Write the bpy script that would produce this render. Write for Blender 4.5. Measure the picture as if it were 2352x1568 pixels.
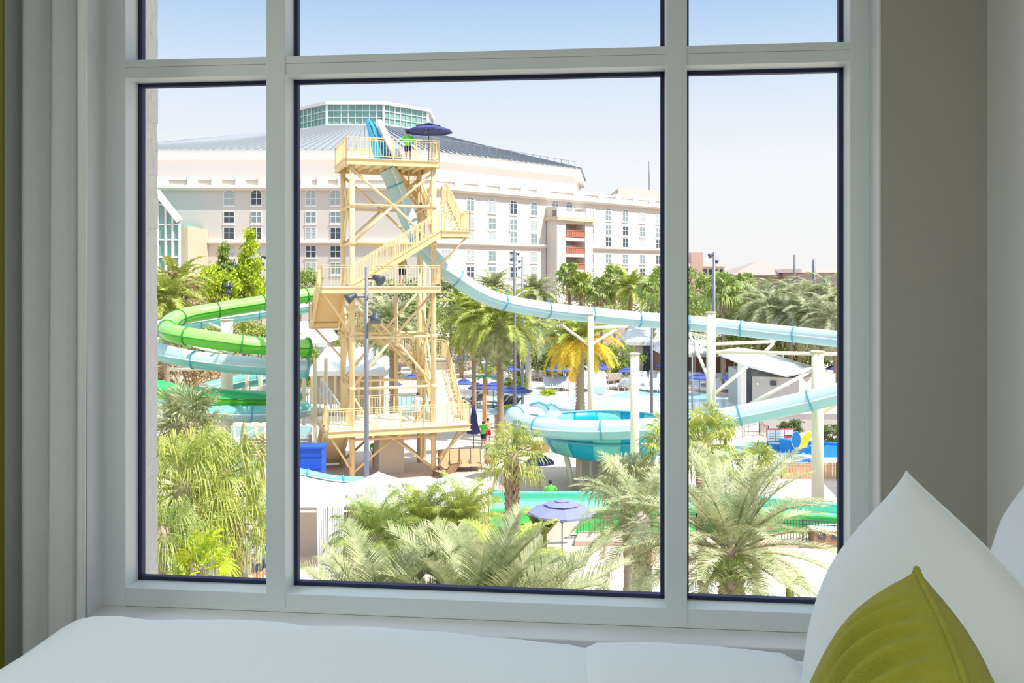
import bpy, bmesh, math, random
from mathutils import Vector, Matrix, Euler
random.seed(7)
for o in list(bpy.data.objects): bpy.data.objects.remove(o)
SC = bpy.context.scene
COL = SC.collection
V = Vector
R = math.radians
PI = math.pi
# ---------------------------------------------------------------- camera
F, HZ, CX, CH = 2100.0, 633.0, 1176.0, 11.0      # focal length px, horizon row, centre column, camera height
cam = bpy.data.cameras.new('camera'); camo = bpy.data.objects.new('camera', cam); COL.objects.link(camo)
cam.sensor_width = 36; cam.lens = 36 * F / 2352; cam.shift_y = (HZ - 784) / 2352
cam.clip_start = .05; cam.clip_end = 3000
camo.location = (0, 0, CH); camo.rotation_euler = (R(90), 0, 0)
SC.camera = camo
# ---------------------------------------------------------------- view
SC.view_settings.view_transform = 'Standard'; SC.view_settings.look = 'None'
SC.view_settings.exposure = 0.45; SC.view_settings.gamma = 1.0
SC.view_settings.use_curve_mapping = False
# ---------------------------------------------------------------- sky
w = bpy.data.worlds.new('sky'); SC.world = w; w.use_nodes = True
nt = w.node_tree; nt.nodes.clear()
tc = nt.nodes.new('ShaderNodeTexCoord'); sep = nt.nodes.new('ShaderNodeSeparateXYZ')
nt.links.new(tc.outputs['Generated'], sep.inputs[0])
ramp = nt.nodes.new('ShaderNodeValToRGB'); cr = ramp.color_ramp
def mr(a, b):
    m = nt.nodes.new('ShaderNodeMapRange'); m.inputs[1].default_value = a; m.inputs[2].default_value = b; return m
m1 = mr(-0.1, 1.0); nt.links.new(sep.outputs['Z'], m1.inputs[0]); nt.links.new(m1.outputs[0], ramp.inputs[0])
def zf(z): return (z + .1) / 1.1
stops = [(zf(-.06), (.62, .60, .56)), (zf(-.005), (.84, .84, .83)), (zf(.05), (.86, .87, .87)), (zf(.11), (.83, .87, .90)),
         (zf(.20), (.66, .76, .88)), (zf(.29), (.40, .58, .83)), (zf(.5), (.78, .98, 1.26)), (zf(1.0), (.95, 1.15, 1.48))]  # sky overhead, out of view, set brighter than natural to light the room
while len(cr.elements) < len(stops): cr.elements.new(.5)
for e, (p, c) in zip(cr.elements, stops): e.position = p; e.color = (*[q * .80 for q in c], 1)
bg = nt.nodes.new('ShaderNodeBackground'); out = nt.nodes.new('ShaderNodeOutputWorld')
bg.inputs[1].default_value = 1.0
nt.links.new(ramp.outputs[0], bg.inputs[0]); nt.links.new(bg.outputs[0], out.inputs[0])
# ---------------------------------------------------------------- sun
sd = V((.535, -.205, .819)).normalized()
sl = bpy.data.lights.new('sun', 'SUN'); sl.energy = 4.7; sl.angle = R(.6); sl.color = (1, .96, .88)
so = bpy.data.objects.new('sun', sl); COL.objects.link(so); so.rotation_euler = sd.to_track_quat('Z', 'Y').to_euler()
so.location = (40, -20, 80)
# ---------------------------------------------------------------- room frame: s right along the window wall, d outward through it, z up
YAW = math.atan(.1046)
AX = V((math.cos(YAW), -math.sin(YAW), 0)); AN = V((math.sin(YAW), math.cos(YAW), 0)); RO = V((0, 2.8, 0))
ROOM = Matrix.Translation(RO) @ Matrix.Rotation(-YAW, 4, 'Z')
FZ, CZ = 9.4, 12.5                                 # room floor and ceiling
def room_fill(name, s, d, z, sx, sy, en, col, rot=(0, 0, 0)):
    l = bpy.data.lights.new(name, 'AREA'); l.shape = 'RECTANGLE'; l.size = sx; l.size_y = sy; l.energy = en; l.color = col
    o = bpy.data.objects.new(name, l); COL.objects.link(o)
    o.matrix_world = ROOM @ Matrix.Translation((s, d, z)) @ Euler(rot).to_matrix().to_4x4()
    return o
room_fill('ceiling_fill', -.2, -3.4, 12.42, 1.8, 1.2, 27, (.93, 1, .95))  # unseen area light added behind the camera to fill the room
room_fill('curtain_fill', -2.2, -1.1, 12.42, .5, .5, 14, (.9, 1, .97))  # unseen area light added near the ceiling to brighten the curtain

# ---------------------------------------------------------------- helpers
def P(px, py, Y): return V(((px - CX) / F * Y, Y, CH - (py - HZ) / F * Y))
def G(px, py, z=0.0):
    Y = F * (CH - z) / (py - HZ); return V(((px - CX) / F * Y, Y, z))
def rm(px, py, d):
    v = V(((px - CX) / F, 1, (HZ - py) / F)); t = (AN.dot(RO) + d) / AN.dot(v)
    p = v * t; return AX.dot(p - RO), CH + p.z
def rs(px, d): return rm(px, HZ, d)[0]
MATS = {}
def mat(name, col, rough=.6, metal=0, var=.06, vs=6, bump=0, bs=30, spec=.4, trans=0, coat=0):
    if name in MATS: return MATS[name]
    m = bpy.data.materials.new(name); m.use_nodes = True; n = m.node_tree; b = n.nodes['Principled BSDF']
    b.inputs['Roughness'].default_value = rough; b.inputs['Metallic'].default_value = metal
    b.inputs['Specular IOR Level'].default_value = spec; b.inputs['Coat Weight'].default_value = coat
    t = n.nodes.new('ShaderNodeTexCoord'); no = n.nodes.new('ShaderNodeTexNoise'); no.inputs['Scale'].default_value = vs
    no.inputs['Detail'].default_value = 3
    n.links.new(t.outputs['Object'], no.inputs['Vector'])
    mx = n.nodes.new('ShaderNodeMix'); mx.data_type = 'RGBA'
    mx.inputs[6].default_value = (*[max(0, c * (1 - var)) for c in col], 1)
    mx.inputs[7].default_value = (*[min(1, c * (1 + var)) for c in col], 1)
    n.links.new(no.outputs['Fac'], mx.inputs[0]); n.links.new(mx.outputs[2], b.inputs['Base Color'])
    if bump:
        n2 = n.nodes.new('ShaderNodeTexNoise'); n2.inputs['Scale'].default_value = bs; n2.inputs['Detail'].default_value = 6
        n.links.new(t.outputs['Object'], n2.inputs['Vector'])
        bp = n.nodes.new('ShaderNodeBump'); bp.inputs['Strength'].default_value = bump; bp.inputs['Distance'].default_value = .02
        n.links.new(n2.outputs['Fac'], bp.inputs['Height']); n.links.new(bp.outputs[0], b.inputs['Normal'])
    if trans:
        o = n.nodes['Material Output']; tr = n.nodes.new('ShaderNodeBsdfTranslucent'); ms = n.nodes.new('ShaderNodeMixShader')
        n.links.new(mx.outputs[2], tr.inputs[0]); ms.inputs[0].default_value = trans
        n.links.new(b.outputs[0], ms.inputs[1]); n.links.new(tr.outputs[0], ms.inputs[2]); n.links.new(ms.outputs[0], o.inputs[0])
    MATS[name] = m; return m
def glass_mat(name, tint=(1, 1, 1), refl=.06):
    m = bpy.data.materials.new(name); m.use_nodes = True; n = m.node_tree; n.nodes.clear()
    o = n.nodes.new('ShaderNodeOutputMaterial'); a = n.nodes.new('ShaderNodeBsdfTransparent'); g = n.nodes.new('ShaderNodeBsdfGlossy')
    f = n.nodes.new('ShaderNodeFresnel'); f.inputs[0].default_value = 1.08
    a.inputs[0].default_value = (*tint, 1); g.inputs['Roughness'].default_value = .02
    s = n.nodes.new('ShaderNodeMixShader'); n.links.new(f.outputs[0], s.inputs[0])
    n.links.new(a.outputs[0], s.inputs[1]); n.links.new(g.outputs[0], s.inputs[2]); n.links.new(s.outputs[0], o.inputs[0])
    MATS[name] = m; return m
def worldmat(o):
    m = Matrix.Identity(4)
    while o: m = o.matrix_basis @ m; o = o.parent
    return m
def tag(o, label=None, cat=None, group=None, kind=None):
    if label: o['label'] = label
    if cat: o['category'] = cat
    if group: o['group'] = group
    if kind: o['kind'] = kind
    return o
def thing(name, label, cat, loc=(0, 0, 0), rz=0, group=None, kind=None):
    o = bpy.data.objects.new(name, None); COL.objects.link(o); o.empty_display_size = .2
    o.location = loc; o.rotation_euler = (0, 0, rz); return tag(o, label, cat, group, kind)
def dup(r, loc=None, rz=None, label=None, group=None, scale=None, parent=None):
    c = r.copy(); COL.objects.link(c)
    if parent: c.parent = parent
    if loc is not None: c.location = loc
    if rz is not None: c.rotation_euler = (0, 0, rz)
    if label: c['label'] = label
    if group: c['group'] = group
    if scale: c.scale = scale if not isinstance(scale, (int, float)) else (scale,) * 3
    for ch in list(r.children): dup(ch, parent=c)
    return c
class MB:
    def __init__(s, M=None): s.v = []; s.f = []; s.mi = []; s.sm = []; s.M = M; s.cur = 0
    def face(s, ids, sm=False): s.f.append(ids); s.mi.append(s.cur); s.sm.append(sm)
    def poly(s, pts, sm=False):
        k = len(s.v); s.v += [V(p) for p in pts]; s.face(list(range(k, k + len(pts))), sm); return s
    def box(s, a, b):
        x0, y0, z0 = a; x1, y1, z1 = b; k = len(s.v)
        s.v += [V(p) for p in ((x0, y0, z0), (x1, y0, z0), (x1, y1, z0), (x0, y1, z0), (x0, y0, z1), (x1, y0, z1), (x1, y1, z1), (x0, y1, z1))]
        for f in ((0, 3, 2, 1), (4, 5, 6, 7), (0, 1, 5, 4), (1, 2, 6, 5), (2, 3, 7, 6), (3, 0, 4, 7)): s.face([k + i for i in f])
        return s
    def cbox(s, c, u, v, n):                       # centre and three half-axis vectors
        k = len(s.v); c = V(c)
        for sz in (-1, 1):
            for sx, sy in ((-1, -1), (1, -1), (1, 1), (-1, 1)): s.v.append(c + u * sx + v * sy + n * sz)
        for f in ((0, 3, 2, 1), (4, 5, 6, 7), (0, 1, 5, 4), (1, 2, 6, 5), (2, 3, 7, 6), (3, 0, 4, 7)): s.face([k + i for i in f])
        return s
    def bar(s, p, q, w, h=None, up=V((0, 0, 1))):
        p = V(p); q = V(q); d = q - p; L = d.length
        if L < 1e-6: return s
        d.normalize()
        if abs(d.dot(up)) > .98: up = V((0, 1, 0))
        a = d.cross(up).normalized(); b = a.cross(d)
        return s.cbox((p + q) / 2, a * w / 2, d * L / 2, b * (h or w) / 2)
    def tube(s, pts, r, n=8, cap=True, a0=0, a1=2 * PI, zup=False, sm=True, thick=0):
        pts = [V(p) for p in pts]; N = len(pts); full = abs(a1 - a0) > 6.28
        rr = r if isinstance(r, (list, tuple)) else [r] * N
        k = len(s.v); side = None; m = n if full else n + 1
        for i, p in enumerate(pts):
            t = (pts[min(i + 1, N - 1)] - pts[max(i - 1, 0)]).normalized()
            if zup: side = t.cross(V((0, 0, 1))).normalized()
            elif side is None:
                side = t.cross(V((0, 0, 1)) if abs(t.z) < .9 else V((0, 1, 0))).normalized()
            else: side = (side - t * side.dot(t)).normalized()
            up = side.cross(t)
            for j in range(m):
                a = a0 + (a1 - a0) * j / n
                s.v.append(p + side * math.cos(a) * rr[i] + up * math.sin(a) * rr[i])
        for i in range(N - 1):
            for j in range(n):
                j2 = (j + 1) % m
                s.face([k + i * m + j, k + i * m + j2, k + (i + 1) * m + j2, k + (i + 1) * m + j], sm)
        if cap and full:
            s.face([k + j for j in range(m)][::-1]); s.face([k + (N - 1) * m + j for j in range(m)])
        return s
    def lathe(s, c, prof, n=16, sm=True, a0=0):
        k = len(s.v); c = V(c)
        for r, z in prof:
            for j in range(n):
                a = a0 + 2 * PI * j / n; s.v.append(c + V((r * math.cos(a), r * math.sin(a), z)))
        for i in range(len(prof) - 1):
            for j in range(n):
                j2 = (j + 1) % n; s.face([k + i * n + j, k + i * n + j2, k + (i + 1) * n + j2, k + (i + 1) * n + j], sm)
        return s
    def ball(s, c, r, n=10, sc=(1, 1, 1)):
        k = len(s.v); c = V(c); m = n // 2 + 1
        for i in range(m):
            t = PI * i / (m - 1)
            for j in range(n):
                a = 2 * PI * j / n
                s.v.append(c + V((r * sc[0] * math.sin(t) * math.cos(a), r * sc[1] * math.sin(t) * math.sin(a), r * sc[2] * math.cos(t))))
        for i in range(m - 1):
            for j in range(n):
                j2 = (j + 1) % n; s.face([k + (i + 1) * n + j, k + (i + 1) * n + j2, k + i * n + j2, k + i * n + j], True)
        return s
    def prism(s, pts, z0, z1):                     # polygon (x, y) extruded
        k = len(s.v); n = len(pts)
        s.v += [V((p[0], p[1], z0)) for p in pts] + [V((p[0], p[1], z1)) for p in pts]
        s.face([k + i for i in range(n)][::-1]); s.face([k + n + i for i in range(n)])
        for i in range(n):
            j = (i + 1) % n; s.face([k + i, k + j, k + n + j, k + n + i])
        return s
    def build(s, name, m, parent=None, solid=0, bevel=0, subsurf=0, loc=None):
        me = bpy.data.meshes.new(name)
        vs = [s.M @ p for p in s.v] if s.M else s.v
        if parent:
            W = worldmat(parent).inverted(); vs = [W @ p for p in vs]
        elif loc is not None: vs = [p - V(loc) for p in vs]
        me.from_pydata([tuple(p) for p in vs], [], s.f)
        for mm in (m if isinstance(m, (list, tuple)) else [m]): me.materials.append(mm)
        me.polygons.foreach_set('material_index', s.mi); me.polygons.foreach_set('use_smooth', s.sm); me.update()
        o = bpy.data.objects.new(name, me); COL.objects.link(o)
        if parent: o.parent = parent
        elif loc is not None: o.location = loc
        if solid: md = o.modifiers.new('s', 'SOLIDIFY'); md.thickness = solid; md.offset = 0
        if bevel: md = o.modifiers.new('b', 'BEVEL'); md.width = bevel; md.segments = 2; md.limit_method = 'ANGLE'
        if subsurf: md = o.modifiers.new('u', 'SUBSURF'); md.levels = subsurf; md.render_levels = subsurf
        return o
def catmull(pts, k=6):
    pts = [V(p) for p in pts]; out = []; e = [pts[0] * 2 - pts[1]] + pts + [pts[-1] * 2 - pts[-2]]
    for i in range(1, len(e) - 2):
        a, b, c, d = e[i - 1:i + 3]
        for j in range(k):
            t = j / k; out.append(.5 * ((2 * b) + (c - a) * t + (2 * a - 5 * b + 4 * c - d) * t * t + (3 * b - a - 3 * c + d) * t ** 3))
    out.append(pts[-1]); return out
def slab(name, m, pts, z0, z1, label=None, cat=None, kind='structure'):
    o = MB().prism([(p[0], p[1]) for p in pts], z0, z1).build(name, m, loc=(0, 0, 0)); return tag(o, label, cat, None, kind)

# ---------------------------------------------------------------- materials
M_frame = mat('window_frame_paint', (.79, .85, .84), .45, var=.02)
M_gasket = mat('gasket_navy', (.022, .028, .085), .6, var=.02)
M_wall = mat('wall_paint_taupe', (.46, .435, .365), .8, var=.02, bump=.05, bs=120)
M_reveal = mat('reveal_paint', (.74, .76, .75), .6, var=.02)
M_white = mat('white_paint', (.8, .8, .78), .6)
M_carpet = mat('carpet', (.32, .30, .26), .95, bump=.3, bs=200)
M_stucco_ext = mat('exterior_stucco_rough', (.68, .66, .60), .9, var=.08, vs=14, bump=.5, bs=40)
M_glass = glass_mat('window_glass')
M_linen = mat('white_bed_linen', (.86, .91, .95), .75, var=.015, vs=3, bump=.12, bs=260)
M_sheer = mat('sheer_curtain', (.92, .94, .92), .9, var=.03, vs=60, bump=.15, bs=300, trans=.2)
M_olive = mat('olive_velvet', (.36, .34, .035), .9, var=.14, vs=30, bump=.3, bs=200, spec=.2)
M_olive.node_tree.nodes['Principled BSDF'].inputs['Sheen Weight'].default_value = .12
M_olivec = mat('olive_curtain', (.16, .145, .01), .9, var=.1, vs=20, bump=.1, bs=200, trans=.15)
M_tan = mat('tower_tan_paint', (.78, .59, .32), .5, var=.04, vs=2)
M_cream = mat('tower_cream_deck', (.86, .78, .60), .6, var=.04)
M_pole = mat('column_cream', (.80, .74, .56), .5, var=.03)
M_dark = mat('dark_grey_metal', (.08, .09, .11), .5, .3)
M_pgrey = mat('pole_grey', (.20, .21, .25), .5, .2)
M_blue = mat('umbrella_blue', (.09, .13, .42), .8, var=.08, trans=.15)
M_navy = mat('umbrella_navy', (.06, .07, .22), .8, trans=.1)
M_lav = mat('umbrella_faded', (.26, .28, .44), .85, trans=.1)
M_wh = mat('white_canvas', (.86, .86, .85), .8, trans=.1)
M_roofwh = mat('white_metal_roof', (.80, .80, .79), .5)
M_roofgr = mat('grey_metal_roof', (.27, .29, .31), .7)
M_bark = mat('palm_bark', (.36, .27, .19), .95, var=.3, vs=9, bump=.8, bs=14)
M_barkg = mat('grey_palm_bark', (.46, .40, .33), .95, var=.3, vs=9, bump=.8, bs=14)
M_slT = mat('slide_blue_top', (.62, .79, .81), .3, var=.03, trans=.25, coat=.4)  # sun highlight along the tube top put into a paler upper-half colour
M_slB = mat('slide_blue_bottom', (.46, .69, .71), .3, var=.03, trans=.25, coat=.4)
M_slF = mat('slide_flange_blue', (.10, .38, .50), .4)
M_grT = mat('slide_green_top', (.34, .76, .16), .3, var=.04, trans=.15, coat=.4)  # sunlit top of the tube worked into this lighter green
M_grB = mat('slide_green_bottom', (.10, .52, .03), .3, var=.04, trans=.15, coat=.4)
M_grF = mat('slide_flange_green', (.04, .27, .04), .4)
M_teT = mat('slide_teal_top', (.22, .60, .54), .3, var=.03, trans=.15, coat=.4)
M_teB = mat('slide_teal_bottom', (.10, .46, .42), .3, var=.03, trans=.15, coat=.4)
M_cyan = mat('bowl_cyan', (.0, .46, .62), .35, trans=.15)
M_mint = mat('bowl_mint', (.22, .72, .62), .35, trans=.15)
M_hotel = mat('hotel_stucco', (.66, .61, .55), .85, var=.03, vs=.3)
M_hotelw = mat('hotel_stucco_trim', (.84, .78, .71), .8, var=.02)
M_tanst = mat('bay_tan_stucco', (.62, .50, .36), .85)
M_red = mat('balcony_red', (.62, .24, .16), .8)
M_wfr = mat('window_white_frame', (.82, .82, .80), .6)
M_pane = [mat('pane_pale', (.42, .47, .47), .25, var=.15, vs=1.5), mat('pane_mid', (.24, .30, .32), .2, var=.2, vs=1.5), mat('pane_dark', (.06, .08, .10), .15, var=.3, vs=1.5)]
M_gr_glass = mat('atrium_glass', (.22, .40, .34), .2, var=.35, vs=.25)
M_deckfl = mat('pool_deck', (.66, .53, .44), .85, var=.07, vs=.25, bump=.1)
M_water = mat('pool_water', (.62, .80, .82), .12, var=.04, vs=.6, bump=.15, bs=3)
M_water2 = mat('pool_water_blue', (.32, .66, .78), .12, var=.1, vs=.8, bump=.2, bs=3)
M_pblue = mat('padded_blue', (.02, .25, .62), .6)
M_wood = mat('brown_wood', (.30, .18, .12), .8, var=.2)
M_woodt = mat('tan_boards', (.66, .38, .20), .8, var=.08)
M_tansling = mat('tan_sling', (.58, .36, .20), .8)
M_wsling = mat('white_sling', (.62, .62, .64), .8)
M_beige = mat('beige_wall', (.62, .52, .42), .85)
M_gwall = mat('grey_beige_wall', (.52, .48, .45), .85)
M_brown = mat('brown_panel', (.24, .13, .10), .8)
M_orange = mat('sign_orange', (.85, .12, .04), .6)
M_sred = mat('sign_red', (.75, .12, .12), .6)
M_yel = mat('board_yellow', (.9, .62, .02), .5)
M_bbin = mat('blue_bin', (.01, .09, .55), .5)
def leaf(name, ca, cb, tr=.22, vs=2.2):
    m = mat(name, ca, .6, 0, 0, vs, trans=tr, spec=.3); n = m.node_tree
    for x in n.nodes:
        if x.type == 'MIX': x.inputs[6].default_value = (*ca, 1); x.inputs[7].default_value = (*cb, 1); mixn = x
        if x.type == 'TEX_NOISE': x.inputs['Detail'].default_value = 6; x.inputs['Roughness'].default_value = .7; nz = x
    mr_ = n.nodes.new('ShaderNodeMapRange'); mr_.inputs[1].default_value = .38; mr_.inputs[2].default_value = .62
    n.links.new(nz.outputs['Fac'], mr_.inputs[0]); n.links.new(mr_.outputs[0], mixn.inputs[0]); return m
L_yg = leaf('leaf_yellow_green', (.56, .58, .14), (.22, .30, .05))
L_g = leaf('leaf_green', (.46, .54, .17), (.18, .27, .05))
L_gg = leaf('leaf_grey_green', (.60, .60, .34), (.20, .25, .09))
L_dk = leaf('leaf_dark_green', (.36, .40, .15), (.10, .15, .05))
L_or = leaf('leaf_orange', (.90, .58, .05), (.62, .46, .05))
L_br = leaf('leaf_bright', (.66, .70, .05), (.30, .46, .03))
L_dd = leaf('leaf_dead', (.62, .48, .28), (.36, .26, .14))
L_ol = leaf('leaf_olive', (.50, .50, .32), (.18, .22, .12))
M_skin = mat('skin', (.62, .38, .26), .6)
M_hair = mat('dark_hair', (.04, .025, .02), .7)
M_neon = mat('shirt_neon_green', (.16, .75, .08), .8)
M_shn = mat('navy_cloth', (.04, .05, .12), .8)
M_shr = mat('red_cloth', (.6, .06, .06), .8)
M_shw = mat('white_cloth', (.8, .78, .78), .8)

# ================================================================ THE ROOM
def rbox(a, b): return MB(ROOM).box(a, b)
sc_ = rs(2268, -.1)                                # right-hand corner of the room
sl0 = -2.9
WD = -.10
def struct(name, mb, m, **k): return tag(mb.build(name, m, **k), kind='structure')
ws, we = rs(238, 0), rs(1999, 0)
wz0, wz1 = 9.86, 12.2
mb = MB(ROOM)
mb.box((sl0, WD, FZ - .1), (ws, .12, CZ)); mb.box((we, WD, FZ - .1), (sc_ + .12, .12, CZ))
mb.box((ws, WD, FZ - .1), (we, .12, wz0)); mb.box((ws, WD, wz1), (we, .12, CZ))
struct('wall_window', mb, M_wall)
mb = MB(ROOM)                                      # painted reveal boards lining the opening
mb.box((ws - .001, WD - .002, wz0), (ws + .004, 0, wz1)); mb.box((we - .004, WD - .002, wz0), (we + .001, 0, wz1)); mb.box((ws, WD - .002, wz1 - .004), (we, 0, wz1 + .001))
struct('trim_1', mb, M_reveal)
sj = rs(362, .20)
mb = MB(ROOM); n = 60
for i in range(n):                                 # rough stucco jamb outside the glass
    z0 = 9 + i * .06; z1 = z0 + .06
    r0 = .002 * math.sin(i * 2.1) + random.uniform(-.002, .002)
    mb.poly([(sj, .10, z0), (sj + r0 * .3, .20 + r0, z0), (sj + r0 * .3, .20 + r0, z1), (sj, .10, z1)])
mb.box((sj - .6, .121, 9), (sj - .001, .195, 12.6))
struct('trim_2', mb, M_stucco_ext)
struct('wall_right', rbox((sc_, -5.2, FZ - .1), (sc_ + .12, WD, CZ)), mat('side_wall_window_lit', (.74, .73, .67), .8, var=.02))  # wall colour lightened here to stand for light from the window
struct('wall_left', rbox((sl0 - .12, -5.2, FZ - .1), (sl0, .12, CZ)), M_wall)
struct('wall_back', rbox((sl0 - .12, -5.32, FZ - .1), (sc_ + .12, -5.2, CZ)), M_wall)
struct('floor', rbox((sl0 - .12, -5.3, FZ - .15), (sc_ + .12, .12, FZ)), M_carpet)
struct('ceiling', rbox((sl0 - .12, -5.32, CZ), (sc_ + .12, .12, CZ + .12)), M_white)
# lower storeys of our own building under the room, and its outer skin
struct('wall_outside', rbox((sl0 - 6, -8, 0), (sc_ + 6, .10, FZ - .16)), M_hotel)
# window
win = thing('window_1', None, None, ROOM @ V((0, 0, 9.94)), 0, kind='structure')
a0, a1, b0, b1, c0, c1, e0, e1 = rs(240, 0), rs(288, 0), rs(612, 0), rs(655, 0), rs(1530, 0), rs(1578, 0), rs(1953, 0), rs(1998, 0)
zb0, zb1, zt0, zt1, zh = 9.943, 10.0, 11.632, 11.690, 12.15
D = .085
rbox((ws, 0, wz0), (a1, D, wz1)).build('frame_side', M_frame, win, bevel=.002)
rbox((e0, 0, wz0), (we, D, wz1)).build('frame_side', M_frame, win, bevel=.002)
mb = rbox((a1, .001, wz0), (e0, D, zb1)); mb.box((a1, -.002, zb0), (e0, .002, zb0 + .012)); mb.build('frame_bottom', M_frame, win, bevel=.0015)
rbox((a1, 0, zh), (e0, D, wz1)).build('frame_top', M_frame, win)
rbox((b0, -.003, zb0), (b1, D, zh)).build('mullion', M_frame, win, bevel=.002)
rbox((c0, -.003, zb0), (c1, D, zh)).build('mullion', M_frame, win, bevel=.002)
for x0, x1 in ((a1, b0), (b1, c0), (c1, e0)):
    mb = rbox((x0, .002, zt0), (x1, D, zt0 + .034)); mb.box((x0, .001, zt0 + .0355), (x1, D, zt1)); mb.box((x0, .004, zt0 + .03), (x1, D, zt0 + .04))
    mb.build('transom', M_frame, win)
    for z0, z1 in ((zb1, zt0), (zt1, zh)):
        g = .012; mb = MB(ROOM)
        mb.box((x0, D - .004, z0), (x0 + g, D + .02, z1)); mb.box((x1 - g, D - .004, z0), (x1, D + .02, z1))
        mb.box((x0, D - .004, z0), (x1, D + .02, z0 + g)); mb.box((x0, D - .004, z1 - g), (x1, D + .02, z1))
        gk = mb.build('gasket', M_gasket, win)
        rbox((x0 + .002, D + .006, z0 + .002), (x1 - .002, D + .010, z1 - .002)).build('glass_pane', M_glass, win)
struct('trim_3', rbox((a0 - .01, -.125, 9.895), (e1 + .01, 0, 9.943)), M_reveal, bevel=.004)   # sill board

# ---- curtains
def curtain(name, label, s0, s1, dfun, m, z0=9.45, z1=12.45, parts=160):
    mb = MB(ROOM); rows = [z0 + (z1 - z0) * i / 14 for i in range(15)]
    t = thing(name, label, 'curtain', ROOM @ V(((s0 + s1) / 2, -.2, z0)))
    k = 0
    for zi, z in enumerate(rows):
        for i in range(parts + 1):
            u = i / parts; s, d = dfun(u, (z - z0) / (z1 - z0)); mb.v.append(V((s0 + (s1 - s0) * u + s, d, z)))
    for zi in range(14):
        for i in range(parts):
            a = zi * (parts + 1) + i; mb.face([a, a + 1, a + parts + 2, a + parts + 1], True)
    mb.build('fabric', m, t, solid=.002)
    h = MB(ROOM).box((s0, -.26, z1 - .01), (s1, -.14, z1 + .03)).build('heading_track', M_white, t)
    return t
def sheer(u, v):
    d = -.20 + .030 * math.sin(u * 23 + .6) + .012 * math.sin(u * 51 + 1) + .008 * math.sin(u * 9 + v * 2)
    s = .010 * math.sin(u * 23 + 1.8) + .006 * math.sin(u * 6 + v * 3) * u + .004 * v
    return s, d
s0 = rs(10, -.2); s1 = rs(203, -.2)
curtain('sheer_curtain', 'pale sheer white curtain hanging in soft folds left of the window', s0 - .04, s1, sheer, M_sheer)
def ol(u, v): return .01 * math.sin(u * 20), -.34 + .03 * math.sin(u * 24)
curtain('drape', 'olive green heavy drape at the far left edge beside the sheer curtain', rs(-360, -.34), rs(17, -.34), ol, M_olivec)

# ---- bed
bed = thing('bed', 'bed with a smooth white duvet in front of the window', 'bed', ROOM @ V((.1, -1.4, FZ)))
prof = [(-400, 1398), (130, 1402), (200, 1397), (290, 1397), (370, 1406), (450, 1404), (560, 1404), (640, 1408), (720, 1419), (850, 1420), (1000, 1431), (1150, 1446), (1300, 1461), (1345, 1470),
        (1380, 1468), (1500, 1467), (1620, 1474), (1700, 1482), (1790, 1492), (1840, 1503), (2100, 1508), (2400, 1512)]
dE = -.47
pz = [rm(px, py, dE) for px, py in prof]
def bz(s):
    if s <= pz[0][0]: return pz[0][1]
    for (s0, z0), (s1, z1) in zip(pz, pz[1:]):
        if s <= s1:
            t = (s - s0) / (s1 - s0); t = t * t * (3 - 2 * t); return z0 + (z1 - z0) * t
    return pz[-1][1]
sf = rs(118, dE); rr = .09
nS, nD = 150, 60; mb = MB(ROOM)
S = [sf + (sc_ - .06 - sf) * i / nS for i in range(nS + 1)]
Dd = []
def dcol(j):                                       # section across the bed: edge drop, round shoulder, flat top, near side
    if j < 4: return dE + .015, -.50 + j * .1
    if j < 14:
        a = (j - 4) / 10 * PI / 2; return dE + .015 - rr * .9 * (1 - math.cos(a)) , -rr + rr * math.sin(a)
    if j > 56: return -2.30 - (.02 if j > 57 else 0), -.15 * (j - 56)
    return dE - rr * .9 - (j - 14) / 42 * (2.27 - .56), 0
for i, s in enumerate(S):
    for j in range(nD + 1):
        d, dz = dcol(j)
        fx = max(0, 1 - (s - sf) / .16); drop = .10 * fx ** 2.2
        wr = .0035 * math.sin(s * 9 + d * 14) + .003 * math.sin(s * 4.3 - d * 7) if 14 <= j <= 56 else 0
        fade = min(1, max(0, (-d - .47) / .5)); zt = bz(s) * (1 - fade) + (10.105) * fade
        mb.v.append(V((s, d, zt + dz - drop + wr)))
for i in range(nS):
    for j in range(nD):
        a = i * (nD + 1) + j; mb.face([a, a + 1, a + nD + 2, a + nD + 1], True)
mb.poly([mb.v[j] for j in range(nD + 1)])
mb.build('duvet', M_linen, bed)
rbox((sf + .1, -2.2, FZ + .30), (sc_ - .08, dE - .1, 9.98)).build('mattress', M_white, bed)
rbox((sf + .12, -2.2, FZ), (sc_ - .08, dE - .1, FZ + .30)).build('bed_base', M_wood, bed)
# turned-back sheet edge lying over the duvet near the pillows
mb = MB(ROOM)
sa, sb = rs(1340, -.5), rs(1830, -.5)
for i in range(31):
    s = sa + (sb - sa) * i / 30
    for j in range(24):
        d, dz = dcol(4 + j); th = .010 * min(1, i / 2) * min(1, (30 - i) / 2) - .002
        fade = min(1, max(0, (-d - .47) / .5)); zt = bz(s) * (1 - fade) + 10.105 * fade
        mb.v.append(V((s + .015 * math.sin(d * 6), d + (th if j < 9 else 0), zt + dz + th)))
for i in range(30):
    for j in range(23): a = i * 24 + j; mb.face([a, a + 1, a + 25, a + 24], True)
tag(mb.build('turned_sheet', M_linen, bed), 'folded back white top sheet')

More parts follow.
